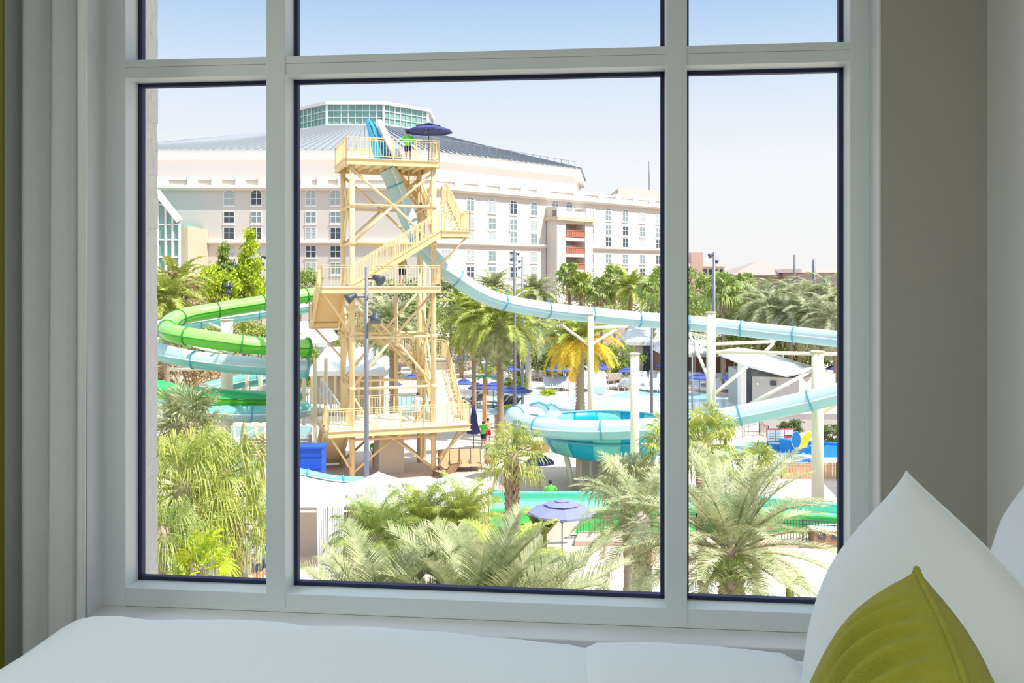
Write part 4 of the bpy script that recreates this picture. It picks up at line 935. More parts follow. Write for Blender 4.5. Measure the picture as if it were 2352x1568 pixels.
# ================================================================ UMBRELLAS
def umb_proto(name, m, label, open_=True):
    t = thing(name, label, 'umbrella', (0, 0, 0)); MB().tube([(0, 0, 0), (0, 0, 2.6)], .03, 8).build('pole', M_pgrey, t); MB().tube([(0, 0, 0), (0, 0, .08)], .3, 16).build('base', M_dark, t)
    n = 8; mb = MB()
    if open_:
        def rg_(r, z, pt=1): return [(r * math.cos(2 * PI * i / n), r * math.sin(2 * PI * i / n), z) for i in range(n)]
        A = rg_(1.5, 2.10); B = rg_(1.5, 2.02); C_ = rg_(.68, 2.40); D_ = rg_(.80, 2.42); E = rg_(.24, 2.56); H = rg_(.34, 2.57)
        for i in range(n):
            j = (i + 1) % n
            mb.poly([A[i], A[j], C_[j], C_[i]]); mb.poly([B[i], B[j], A[j], A[i]]); mb.poly([D_[i], D_[j], E[j], E[i]]); mb.poly([H[i], H[j], (0, 0, 2.66)])
        mb.build('canopy', m, t, solid=.015)
        mb = MB()
        for i in range(n): mb.bar((1.45 * math.cos(2 * PI * i / n), 1.45 * math.sin(2 * PI * i / n), 2.08), (0, 0, 2.5), .025); mb.bar((.7 * math.cos(2 * PI * i / n), .7 * math.sin(2 * PI * i / n), 2.4), (0, 0, 1.95), .02)
        mb.build('ribs', M_pgrey, t)
    else:
        k = len(mb.v); prof = [(.04, 2.7), (.10, 2.4), (.17, 1.9), (.22, 1.5), (.30, 1.25), (.36, 1.02), (.05, 1.1)]
        for r, z in prof:
            for j in range(16): a = 2 * PI * j / 16; q = r * (1 + (.28 if j % 2 else -.2)); mb.v.append(V((q * math.cos(a), q * math.sin(a), z)))
        for i in range(len(prof) - 1):
            for j in range(16): j2 = (j + 1) % 16; mb.face([i * 16 + j, i * 16 + j2, i * 16 + 16 + j2, i * 16 + 16 + j])
        mb.build('folded_canopy', m, t)
    return t
ub = umb_proto('umbrella', M_blue, ''); un = umb_proto('umbrella', M_navy, ''); ul = umb_proto('umbrella', M_lav, ''); uc = umb_proto('closed_umbrella', M_navy, '', False)
def put_umb(pr, px, py, wpx, label, z0=None, first=[]):
    Y = F * (CH - 2.05) / (py - HZ); s = wpx / F * Y / 2.7; Y = F * (CH - 2.05 * s) / (py - HZ); s = wpx / F * Y / 2.7
    return dup(pr, ((px - CX) / F * Y, Y, 0), rg.uniform(0, .7), label, scale=(s, s, s if s > .8 else .8))
for px, py, wp, l in ((1065, 827, 42, 'open blue umbrella left of the slim palm trunk, over a white table'), (1163, 826, 30, 'small open blue umbrella behind the orange topped trunk'), (1168, 851, 50, 'blue umbrella below the small one behind the palm trunk'), (1284, 852, 56, 'blue umbrella in front of the striped kiosk'), (1383, 858, 36, 'blue umbrella right of the cream column'),
                      (1443, 861, 44, 'blue umbrella half behind the second cream column'), (1133, 893, 62, 'wide blue umbrella beside the pool, left of the grey pole'), (1187, 901, 66, 'wide flat blue umbrella behind the grey pole'), (1066, 897, 40, 'blue umbrella partly hidden by the tower stair rail'), (903, 828, 36, 'blue umbrella seen through the tower, upper left bay'),
                      (893, 887, 56, 'wide blue umbrella in the tower opening, left one'), (948, 882, 40, 'blue umbrella in the tower opening, right one'), (1607, 872, 52, 'blue umbrella right of the right mullion'), (1684, 877, 48, 'blue umbrella beside the white restroom doors'), (1522, 857, 30, 'blue umbrella cut by the right mullion'), (1915, 862, 34, 'blue umbrella at the far right edge by the beige wall')):
    put_umb(ub, px, py, wp, l)
put_umb(un, 1097, 908, 42, 'dark navy umbrella above the toy palm post'); put_umb(ul, 1291, 1180, 142, 'large faded lavender umbrella with darker stripes over the green lane'); put_umb(un, 1240, 1096, 62, 'dark umbrella behind the shaggy fan palm')
u_ = dup(un, (0, 0, 0), .3, 'navy umbrella on the top deck of the slide tower', scale=1.0); p_ = TM @ V((4.35, .7, ZT)); u_.location = p_; u_.scale = (.90, .90, .84)
for px, py, Y, l in ((1088, 1034, 0, 'closed navy umbrella beside the tan loungers'), (1208, 868, 0, 'closed navy umbrella between grey poles'), (1098, 838, 0, 'closed dark umbrella between the palm trunks'), (1384, 842, 0, 'closed umbrella right of the orange palm')):
    g = G(px, py); dup(uc, g, .2, l, scale=1.05 if py > 900 else .9)
for o in (ub, un, ul, uc):
    for ch in list(o.children): bpy.data.objects.remove(ch)
    bpy.data.objects.remove(o)
# ================================================================ LOUNGERS
def lounger(m, frame):
    t = thing('pool_lounger', '', 'lounger', (0, 0, 0)); mb = MB()
    mb.box((-.32, -.1, .30), (.32, 1.25, .335)); mb.build('seat_sling', m, t)
    MB().cbox((0, -.42, .66), V((.32, 0, 0)), V((0, .30, -.34)), V((0, .012, .012))).build('back_sling', m, t)
    mb = MB()
    for x in (-.34, .34): mb.tube([(x, 1.28, .31), (x, -.1, .31), (x, -.72, 1.0)], .022, 6); mb.tube([(x, -.1, .5), (x, .5, .5), (x, .55, .31)], .018, 6)
    mb.tube([(-.34, -.72, 1.0), (.34, -.72, 1.0)], .022, 6); mb.build('frame', frame, t)
    for x in (-.33, .33):
        for y in (-.3, 1.1): MB().tube([(x, y, 0), (x, y, .31)], .022, 6).build('leg', frame, t)
    return t
lw = lounger(M_wsling, M_wfr); ltn = lounger(M_tansling, M_dark); ldk = lounger(mat('dark_sling', (.16, .13, .14), .8), M_dark)
def rowl(pr, pts, rz, label, group, sc=1.0):
    if isinstance(label, str) and len(pts) > 1:
        o_ = sorted(range(len(pts)), key=lambda i: pts[i][0] + pts[i][1] * .01); L_ = [''] * len(pts)
        for k, i in enumerate(o_): L_[i] = (ORD[-1] if k == len(pts) - 1 else ORD[k]) + 'of ' + NUM[len(pts)] + ' ' + label
        label = L_
    for i, (px, py) in enumerate(pts):
        dup(pr, G(px, py, .025), rz + rg.uniform(-.05, .05), label if isinstance(label, str) else label[i], group, sc)
rowl(lw, [(1259, 895), (1273, 895), (1287, 895), (1301, 894)], PI, 'grey white loungers left of the red pool sign', 'loungers beside the red pool sign', 1.15)
rowl(lw, [(1224, 873), (1234, 873), (1244, 874)], .2, 'pale loungers behind the bright clipped bush', 'loungers behind the clipped bush', 1.15)
rowl(lw, [(1140, 880), (1149, 882), (1158, 884), (1167, 886), (1143, 868), (1155, 870)], -.4, 'pale loungers around the orange topped palm trunk', 'loungers around the palm trunk', 1.15)
rowl(lw, [(1342, 896), (1352, 895), (1370, 893), (1384, 893)], PI, 'pale loungers behind the slim cream column', 'loungers behind the slim cream column', 1.15)
rowl(lw, [(1400, 882), (1412, 880), (1424, 896), (1437, 897), (1448, 895)], .5, 'pale loungers near the second cream column', 'loungers near the second cream column', 1.15)
rowl(lw, [(1478, 896), (1490, 898), (1503, 899), (1515, 898), (1526, 900), (1476, 880), (1500, 878), (1518, 880)], PI - .2, 'pale loungers left of the right mullion', 'loungers left of the right mullion', 1.15)
rowl(lw, [(1052, 850), (1064, 852), (1075, 850), (1090, 846)], .3, 'pale loungers left of the slim palm trunk', 'loungers under the far left umbrella', 1.1)
rowl(lw, [(876, 862), (888, 862), (900, 863), (912, 860), (880, 850), (906, 849)], .2, 'pale loungers seen through the tower', 'loungers behind the tower', 1.1)
rowl(ldk, [(873, 905), (885, 907), (898, 905)], .9, 'brown loungers seen through the lower tower bay', 'brown loungers behind the tower', 1.1)
rowl(ldk, [(1150, 933), (1160, 935), (1170, 937), (1178, 940), (1082, 925), (1092, 930), (1102, 928)], .9, 'dark loungers near the long palm trunks', 'dark loungers by the palm trunks', 1.0)
rowl(lw, [(1588, 880), (1598, 884), (1608, 882), (1655, 898), (1668, 896), (1681, 898), (1694, 896), (1660, 884), (1675, 882), (1605, 898)], PI + .3, 'pale loungers between right mullion and restroom', 'loungers left of the white restroom', 1.1)
rowl(ltn, [(1020, 1078), (1045, 1074), (1068, 1074), (1091, 1073)], PI + .1, ['leftmost of four tan loungers below the closed umbrella', 'second from left of four tan loungers below the closed umbrella', 'third from left of four tan loungers below the closed umbrella', 'rightmost of four tan loungers below the closed umbrella'], 'tan loungers below the closed umbrella', .95)
rowl(ltn, [(1030, 1100)], .6, 'tan lounger turned sideways in front of the row of four', None, .95)
rowl(ltn, [(1225, 1045), (1245, 1050)], .6, 'tan loungers between the shaggy palm and the bowl', 'tan loungers by the bowl', .95)
for pr in (lw, ltn, ldk):
    for ch in list(pr.children): bpy.data.objects.remove(ch)
    bpy.data.objects.remove(pr)
# ================================================================ TENTS
Yt = 33.0
def tent(label, px0, px1, pk, hpk, walls=True):
    Yt = 33 + pk
    x0 = (px0 - CX) / F * Yt; x1 = (px1 - CX) / F * Yt; y0, y1 = Yt, Yt + 3.2; z = 2.78; t = thing('cabana_tent', label, 'tent', ((x0 + x1) / 2, Yt + 1.6, 0))
    c = V(((x0 + x1) / 2, Yt + 1.6, hpk)); q = [V((x0, y0, z)), V((x1, y0, z)), V((x1, y1, z)), V((x0, y1, z))]; mb = MB()
    for i in range(4):
        a, b = q[i], q[(i + 1) % 4]; N = 6; prev = None
        for k in range(N + 1):
            f = k / N; row = [a.lerp(b, j / 6).lerp(c, f) - V((0, 0, .05 * math.sin(PI * f))) for j in range(7)]
            if prev:
                for j in range(6): mb.poly([prev[j], prev[j + 1], row[j + 1], row[j]], True)
            prev = row
        mb.poly([a, b, b - V((0, 0, .14)), a - V((0, 0, .14))])
    mb.build('roof_canvas', M_wh, t)
    for a in q: MB().box((a.x - .05, a.y - .05, 0), (a.x + .05, a.y + .05, z)).build('post', M_hotelw, t)
    mb = MB(); mb.box((x0, y1 - .05, 0), (x1, y1, z)); mb.build('back_curtain', mat('cabana_curtain', (.66, .56, .50), .9), t, )
    mb = MB()
    for s, xx in ((1, x0 + .06), (-1, x1 - .4)):
        for k in range(9): mb.tube([(xx + k * .04, y0 + .03 * (k % 2), .1), (xx + k * .04 + .05 * s, y0 + .03 * (k % 2), z - .1)], .035, 5)
    mb.build('side_curtain', M_wh, t); MB().box((x0, y0 + .0, z - .32), (x1, y0 + .05, z - .26)).build('rail', M_hotelw, t); return t
tent('leftmost white peaked cabana tent, partly behind the left mullion', 545, 758, 0, 3.5)
tent('middle white peaked cabana tent behind the spotlight pole', 760, 948, .06, 3.58)
tent('rightmost white peaked cabana tent, beside the shaggy palm', 950, 1118, .12, 3.52)
def seat_cabin(label, px, py, Y, w_, h_):
    b = P(px, py, Y); t = thing('white_armchair', label, 'armchair', (b.x, b.y, 0)); MB(Matrix.Translation((b.x, b.y, 0))).box((-w_ / 2, -.4, .12), (w_ / 2, .4, .42)).build('seat', M_wh, t, bevel=.04)
    MB(Matrix.Translation((b.x, b.y, 0))).cbox((0, -.45, h_ * .5 + .1), V((w_ / 2, 0, 0)), V((0, .06, 0)), V((0, -.03, h_ / 2))).build('backrest', M_wh, t, bevel=.04)
    MB(Matrix.Translation((b.x, b.y, 0))).box((-w_ / 2, -.4, 0), (w_ / 2, .4, .12)).build('base', M_wood, t)
seat_cabin('white armchair at the left in the cabana beside the left mullion', 703, 1300, 31.6, .75, 1.0); seat_cabin('white armchair draped with a towel right of its twin in the cabana', 752, 1300, 31.6, .7, 1.0)
# ================================================================ GREEN LANE AND FENCES
M_gwal = mat('lane_green', (.10, .72, .16), .5, var=.15, vs=.8); M_lteal = mat('lane_teal', (.22, .68, .56), .5)
ln = thing('water_lane', 'long green and teal water lane behind the black fence', 'water slide', (3, 40, 0))
xl_, xr_ = (1126 - CX) / F * 39, 16
xm = 9.0
def lane(n_, m, y0, y1, y0r, y1r, z0, z1): MB().prism([(xl_, y0), (xm, y0), (xr_, y0r), (xr_, y1r), (xm, y1), (xl_, y1)], z0, z1).build(n_, m, ln)
lane('front_wall', M_gwal, 39, 39.15, 37.2, 37.35, 0, .95); lane('channel_water', mat('lane_water', (.25, .75, .42), .2, var=.2, vs=1), 39.15, 42, 37.35, 39.0, .10, .66)
lane('back_wall', M_lteal, 42, 42.2, 39.0, 39.2, 0, .97); lane('rim', M_teT, 41.95, 42.3, 38.95, 39.3, .97, 1.04); lane('rim', M_gwal, 38.95, 39.25, 37.15, 37.45, .95, 1.02)
def fence(label, pts, h, m, step=.12, r=.02, board=False):
    t = thing('fence', label, 'fence', pts[0]); mb = MB(); mp = MB()
    for p, q in zip(pts, pts[1:]):
        p = V(p); q = V(q); L = (q - p).length; n = int(L / step)
        for z in (h, h * .85, .12): mb.bar(p + V((0, 0, z)), q + V((0, 0, z)), .035)
        for i in range(n + 1): c = p.lerp(q, i / n); mb.bar(c + V((0, 0, .05)), c + V((0, 0, h)), step * .86 if board else r, .02)
        for i in range(max(1, int(L / 2)) + 1): c = p.lerp(q, i / max(1, int(L / 2))); mp.bar(c, c + V((0, 0, h + .05)), .06)
    mb.build('panel', m, t); mp.build('posts', M_dark, t); return t
fence('black iron fence in front of the green lane', [G(1300, 1236), G(1600, 1240), G(2100, 1268)], 1.05, M_dark)
fence('tan vertical board fence behind the thick cream column', [G(1795, 1100), G(2050, 1103)], .9, M_woodt, .16, board=True)
fence('dark railing around the far corner of the padded blue pool', [G(1665, 1022), G(1745, 1000), G(1765, 1014)], 1.0, M_wood, .5)
# slatted screen fences
for px0, px1, l in ((563, 640, 'brown slatted screen fence in the left pane'), (640, 712, 'brown slatted screen fence left of the tower base')):
    p = P(px0, 1052, 44); q = P(px1, 1052, 44); t = thing('screen_fence', l, 'fence', (p.x, p.y, 0)); mb = MB()
    for k in range(7): mb.box((p.x, 44, 2.2 + k * .16 - .1), (q.x, 44.04, 2.2 + k * .16))
    mb.build('slats', M_wood, t)
    for x in (p.x, (p.x + q.x) / 2, q.x): MB().box((x - .08, 44.03, 0), (x + .08, 44.15, 3.35)).build('post', M_wood, t)
bb = P(712, 1062, 43); t = thing('blue_container', 'bright blue ribbed container left of the tower base', 'container', (bb.x, 43, 0)); mb = MB().box((bb.x - .55, 43, 0), (bb.x + .55, 44, 2.85))
for k in range(5): mb.box((bb.x - .57, 42.97, .3 + k * .55), (bb.x + .57, 43, .4 + k * .55))
mb.build('body', M_bbin, t); MB().box((bb.x - .6, 42.95, 2.85), (bb.x + .6, 44.05, 2.95)).build('lid', M_bbin, t)
# ================================================================ HUTS
def hut(label, px0, px1, py_e, py_r, Y, dp, m, mr, ov=.5, name='hut', win_=None):
    x0, x1 = (px0 - CX) / F * Y, (px1 - CX) / F * Y; ze = CH - (py_e - HZ) / F * Y; zr = CH - (py_r - HZ) / F * (Y + dp / 2); t = thing(name, label, 'hut', ((x0 + x1) / 2, Y + dp / 2, 0))
    MB().box((x0 + ov, Y + ov, 0), (x1 - ov, Y + dp, ze)).build('wall', m, t)
    mb = MB(); g = (x1 - x0) * .16; a, b, c, d = V((x0, Y, ze)), V((x1, Y, ze)), V((x1, Y + dp, ze)), V((x0, Y + dp, ze)); r0 = V((x0 + g, Y + dp / 2, zr)); r1 = V((x1 - g, Y + dp / 2, zr))
    for f in ([a, b, r1, r0], [c, d, r0, r1], [b, c, r1], [d, a, r0]): mb.poly(f)
    n = int((x1 - x0) / .35)
    for i in range(n + 1): u = i / n; mb.bar(a.lerp(b, u) + V((0, 0, .02)), r0.lerp(r1, u) + V((0, 0, .02)), .04)
    mb.poly([a, b, b - V((0, 0, .35)), a - V((0, 0, .35))]); mb.build('roof', mr, t, solid=.03); return t
k = hut('hut with a white corrugated roof behind the tower, left side', 706, 884, 853, 797, 70, 6, M_beige, M_roofwh)
for i in range(7):
    x = (716 + i * 27 - CX) / F * 69.9; MB().box((x - .1, 69.9, 0), (x + .1, 70.1, 3.3)).build('post', M_tan, k)
hut('small hut with a pale ribbed gable left of the tower', 655, 752, 788, 738, 86, 6, M_wfr, M_roofwh)
b_ = house('low_building', 'small peach building with one window behind the tower', 735, 792, 735, 98, mat('peach_wall', (.70, .50, .34), .85)); MB().box(((752 - CX) / F * 98, 97.9, 4.9), ((775 - CX) / F * 98, 97.97, 6.2)).build('window', M_pane[2], b_); MB().box(((751 - CX) / F * 98, 97.86, 5.5), ((776 - CX) / F * 98, 97.9, 5.6)).build('window_bar', M_wfr, b_)
k = hut('snack hut with white roofs left of the right mullion', 1436, 1545, 786, 752, 104, 7, M_beige, M_roofwh, .3)
MB().box(((1478 - CX) / F * 104, 104.1, 0), ((1500 - CX) / F * 104, 104.25, 3)).build('doorway', M_dark, k)
k = hut('long brown fronted bar building behind the right mullion', 1516, 1720, 812, 772, 98, 8, M_brown, M_roofwh, .2)
for i in range(6): MB().box(((1535 + i * 30 - CX) / F * 98, 97.9, 0), ((1538 + i * 30 - CX) / F * 98, 98.1, 3.2)).build('post', M_beige, k)
k = thing('kiosk', 'small striped wooden kiosk under the orange tinged palm', 'kiosk', G(1272, 860)); kx = k.location
mb = MB(); kc = V(kx); mb.tube([kc, kc + V((0, 0, 2.4))], .95, 14, sm=False).build('barrel', M_woodt, k); MB().lathe(kc, [(1.15, 2.4), (1.15, 2.5), (.6, 2.95), (.02, 3.0)], 14).build('roof', M_hotelw, k)
# restroom with sloping white roof
Yr = 72; t = thing('restroom', 'white restroom block with a sloping white roof in the right pane', 'building', ((1780 - CX) / F * Yr, Yr + 3, 0))
def rx(px, Y=Yr): return (px - CX) / F * Y
def rz2(py, Y=Yr): return CH - (py - HZ) / F * Y
MB().prism([(rx(1728), Yr), (rx(1822), Yr - 1.5), (rx(1940), Yr + 2), (rx(1900), Yr + 8), (rx(1728), Yr + 8)], 0, rz2(864)).build('wall', M_gwall, t)
mb = MB(); f = [V((rx(1650), Yr, rz2(812))), V((rx(1712), Yr - .5, rz2(838))), V((rx(1790), Yr - 2, rz2(863, Yr - 2))), V((rx(1866), Yr - 1, rz2(848, Yr - 1)))]; b = [V((rx(1655, 80), 80, rz2(806, 80))), V((rx(1695, 80), 80, rz2(800, 80))), V((rx(1750, 80), 80, rz2(808, 80))), V((rx(1862, 80), 80, rz2(842, 80)))]
for i in range(3): mb.poly([f[i], f[i + 1], b[i + 1], b[i]], True)
mb.build('roof', M_roofwh, t, solid=.22)
MB().box((rx(1701), Yr - .2, 0), (rx(1713), Yr + 1, rz2(836))).build('pillar', M_hotelw, t); MB().box((rx(1713), Yr + .2, 0), (rx(1727), Yr + .4, rz2(845))).build('door', M_pane[2], t)
MB().box((rx(1712), Yr + .1, rz2(853)), (rx(1738), Yr + .2, rz2(845))).build('vent_grille', M_dark, t)
for px in (1738, 1800): MB().ball((rx(px), Yr - 1.2 if px > 1780 else Yr - .3, rz2(880)), .12, 8).build('wall_lamp', M_wfr, t)
MB().box((rx(1764), Yr - .9, rz2(882)), (rx(1775), Yr - .5, rz2(872))).build('wall_fixture', M_dark, t)
t = thing('service_wall', 'pale low wall behind the hedge at the far right', 'wall', (rx(1900, 60), 60, 0)); MB().box((rx(1745, 64), 64, 0), (rx(2050, 64), 64.3, rz2(950, 64))).build('wall', M_gwall, t); MB().box((rx(1745, 64), 63.9, rz2(950, 64)), (rx(2050, 64), 64.4, rz2(950, 64) + .12)).build('coping', M_hotelw, t)
# left wooden deck with white railings
t = thing('boardwalk', 'raised boardwalk with white railings left of the tower', 'walkway', (rx(720, 58), 58, 0)); zz = rz2(938, 58)
MB().box((rx(560, 58), 58, zz - .2), (rx(770, 58), 60, zz)).build('deck_boards', M_cream, t); mb = MB(); railing(mb, [(rx(560, 58), 58, zz), (rx(735, 58), 58, zz)], 1.3, .2, .03); railing(mb, [(rx(738, 58), 57.85, zz + .9), (rx(790, 58), 57, zz - .8)], 1.1, .2, .03); mb.build('railing', M_wfr, t)
for px in (570, 600, 630, 700, 725, 750): MB().box((rx(px, 58) - .1, 57.7, 0), (rx(px, 58) + .1, 57.9, zz + 3.2)).build('post', M_pole, t)
t = thing('pump_frame', 'cream steel frame with teal panels under the teal slide, left pane', 'frame', (rx(590, 48), 48, 0)); mb = MB()
for px in (540, 562, 590, 610, 640): mb.bar((rx(px, 48), 48, 0), (rx(px, 48), 48, rz2(975, 48)), .12)
mb.bar((rx(537, 48), 48, rz2(975, 48)), (rx(652, 48), 48, rz2(975, 48)), .15); mb.bar((rx(540, 48), 48, rz2(1010, 48)), (rx(600, 48), 48, rz2(978, 48)), .1); mb.bar((rx(540, 48), 48, rz2(1012, 48)), (rx(650, 48), 48, rz2(1012, 48)), .08)
mb.build('bars', M_pole, t); MB().box((rx(530, 49), 49, 0), (rx(715, 49), 49.1, rz2(978, 49))).build('panel', mat('pale_teal_panel', (.40, .62, .62), .6), t)
# ================================================================ PADDED POOL
t = thing('surf_pool', 'white rimmed surf pool with padded bright blue walls in the right pane', 'pool', G(1780, 1060))
def sp(n_, m, pts, z0, z1): MB().prism([(p.x, p.y) for p in pts], z0, z1).build(n_, m, t)
sp('rim', M_wfr, gp((1625, 1050), (1715, 1012), (1800, 1022), (2050, 1022), (2050, 1080), (1660, 1085)), 0.03, .35)
sp('water', M_water2, gp((1640, 1045), (1718, 1014), (1800, 1026), (1930, 1035), (1800, 1060), (1700, 1052), z=.35), .35, .38)
sp('white_slope', M_wfr, gp((1690, 1052), (1760, 1040), (1870, 1050), (1850, 1068), (1700, 1066), z=.38), .38, .46)
sp('blue_wall', M_pblue, gp((1738, 1030), (1792, 1036), (1792, 1040), (1738, 1034), z=.3), .3, .75)
sp('blue_wall', M_pblue, gp((1790, 1036), (1870, 1046), (2000, 1048), (2000, 1056), (1790, 1042), z=.3), .3, 1.15)
sp('blue_edge', M_pblue, gp((1785, 1078), (1860, 1060), (1862, 1064), (1790, 1084), z=.3), .3, .5)
sp('blue_ramp', M_pblue, gp((1885, 1052), (2000, 1030), (2000, 1052), z=.3), .3, 1.0)
# signs and boards
def bar_board(name, label, cat, c, w_, h_, m, trim=None, legs=True):
    c = V(c); t = thing(name, label, cat, (c.x, c.y, 0)); MB().box((c.x - w_ / 2, c.y, c.z - h_ / 2), (c.x + w_ / 2, c.y + .05, c.z + h_ / 2)).build('panel', m, t)
    if trim:
        for a, b, cc_ in trim: MB().box((c.x - w_ / 2 + w_ * a[0], c.y - .02, c.z - h_ / 2 + h_ * a[1]), (c.x - w_ / 2 + w_ * b[0], c.y, c.z - h_ / 2 + h_ * b[1])).build('marking', cc_, t)
    if legs:
        for s in (-.9, .9): MB().box((c.x + s * w_ / 2 - .03, c.y + .05, 0), (c.x + s * w_ / 2 + .03, c.y + .1, c.z)).build('post', M_wood, t)
bar_board('pool_sign', 'red orange pool sign with a white square emblem by the loungers', 'sign', P(1315, 866, 82), .7, .66, M_orange, [((.35, .22), (.65, .32), M_wfr), ((.35, .68), (.65, .78), M_wfr), ((.35, .22), (.42, .78), M_wfr), ((.58, .22), (.65, .78), M_wfr), ((.45, .42), (.55, .58), M_wfr)])
bar_board('rules_board', 'red and white rules board with three sheets beside the surf pool', 'sign', P(1792, 1000, 55.5), 1.65, .85, M_sred, [((.03, .1), (.32, .9), M_wfr), ((.35, .1), (.64, .9), M_wfr), ((.67, .55), (.97, .9), M_wfr), ((.67, .1), (.97, .3), M_wfr)] + [((.08 + .32 * j, .3 + .12 * k), (.27 + .32 * j, .33 + .12 * k), M_sred) for j in range(2) for k in range(4)])
bar_board('sign', 'small red sign on yellow behind the tower', 'sign', P(857, 857, 78), .5, .7, M_yel, [((.2, .2), (.7, .9), M_sred)])
def kneeboard(label, px, py, Y, m, tilt):
    c = P(px, py, Y); t = thing('knee_board', label, 'board', (c.x, c.y, .35)); mb = MB(); n = 20
    f = [c + V((.26 * math.cos(2 * PI * i / n) + tilt * .5 * math.sin(2 * PI * i / n), 0, .5 * math.sin(2 * PI * i / n))) for i in range(n)]; b = [p + V((0, .07, 0)) for p in f]
    mb.poly(f); mb.poly(b[::-1])
    for i in range(n): mb.poly([f[i], f[(i + 1) % n], b[(i + 1) % n], b[i]])
    mb.build('deck', m, t); MB().tube([p + V((0, .035, 0)) for p in f] + [f[0] + V((0, .035, 0))], .03, 6).build('rail', M_wfr, t)
kneeboard('blue kneeboard standing beside the red rules board', 1829, 1010, 54, M_pblue, 0); kneeboard('yellow kneeboard leaning right of the blue one', 1849, 1011, 54.3, M_yel, .5)
# poolside hoop
hp = P(1378, 905, 76); t = thing('basketball_hoop', 'pool basketball hoop with clear backboard behind the bowl', 'hoop', (hp.x, hp.y, .06)); MB().box((hp.x - .5, hp.y, hp.z - .1), (hp.x + .5, hp.y + .04, hp.z + .6)).build('backboard', M_slT, t); MB().tube([hp + V((.22 * math.cos(a), -.25 + .22 * math.sin(a), 0)) for a in [2 * PI * i / 16 for i in range(17)]], .02, 5).build('ring', M_orange, t); MB().tube([(hp.x, hp.y + .1, 0), (hp.x, hp.y + .1, hp.z + .3)], .06, 8).build('pole', M_wfr, t)
# toy palm water post
tp = G(1113, 1012); t = thing('toy_palm', 'orange post with green metal palm leaves on top beside the pool', 'water feature', tp); MB().tube([tp, tp + V((.0, 0, 4.2))], [.17, .13], 12).build('post', mat('orange_post', (.75, .36, .16), .7), t)
mb = MB(); rr_ = random.Random(4)
for i in range(9): frond(mb, tp + V((0, 0, 4.2)), i * .7, .35, .9, 1.3, 10, .09, .25, rr_)
mb.build('leaves', mat('toy_leaf', (.16, .42, .32), .5), t)
for px, py, l in ((1130, 1012, 'left'),): pass
pb = G(1160, 985); tag(MB().box((pb.x - .75, pb.y, 0), (pb.x + .75, pb.y + .5, .95)).box((pb.x - .78, pb.y - .03, .95), (pb.x + .78, pb.y + .53, 1.03)).build('planter_box', M_wood, loc=(pb.x, pb.y, 0)), 'dark wooden planter box left of the wave crests', 'planter')
bush('planter_shrub', 'yellow green plant in the dark planter by the wave crests', pb + V((.35, .25, 1.3)), (.45, .3, .4), 500, .14, L_br, 77, cat='shrub')
t = thing('serving_cart', 'brown cart with a pale top at the right edge before the green lane', 'cart', G(1905, 1262)); cb = V(t.location); mb = MB(); mb.box((cb.x - .62, cb.y, .25), (cb.x + .75, cb.y + .7, .75)).build('body', M_wood, t); MB().box((cb.x - .68, cb.y - .06, .75), (cb.x + .8, cb.y + .76, .84)).build('top', M_hotelw, t)
for x in (-.45, .1): MB().box((cb.x + x, cb.y - .02, .42), (cb.x + x + .3, cb.y, .62)).build('slot', M_dark, t)
bl = G(1275, 1250); t = thing('slanted_panel', 'pale grey slanted panel under the faded umbrella', 'panel', bl); MB().cbox(bl + V((.0, 0, .55)), V((.95, .1, .28)), V((0, .04, 0)), V((.15, 0, .42))).build('board', M_hotelw, t); MB().box((bl.x - .5, bl.y + .05, 0), (bl.x - .42, bl.y + .13, .6)).build('prop', M_wood, t)
cp = gp((1270, 1385), (1560, 1338), (2050, 1338), (2050, 1500), (1200, 1500)); slab('white_paving', M_wh, cp, .02, .06, 'bright white paved strip at the bottom of the right pane', 'paving', None)  # pale path lying flat on the ground
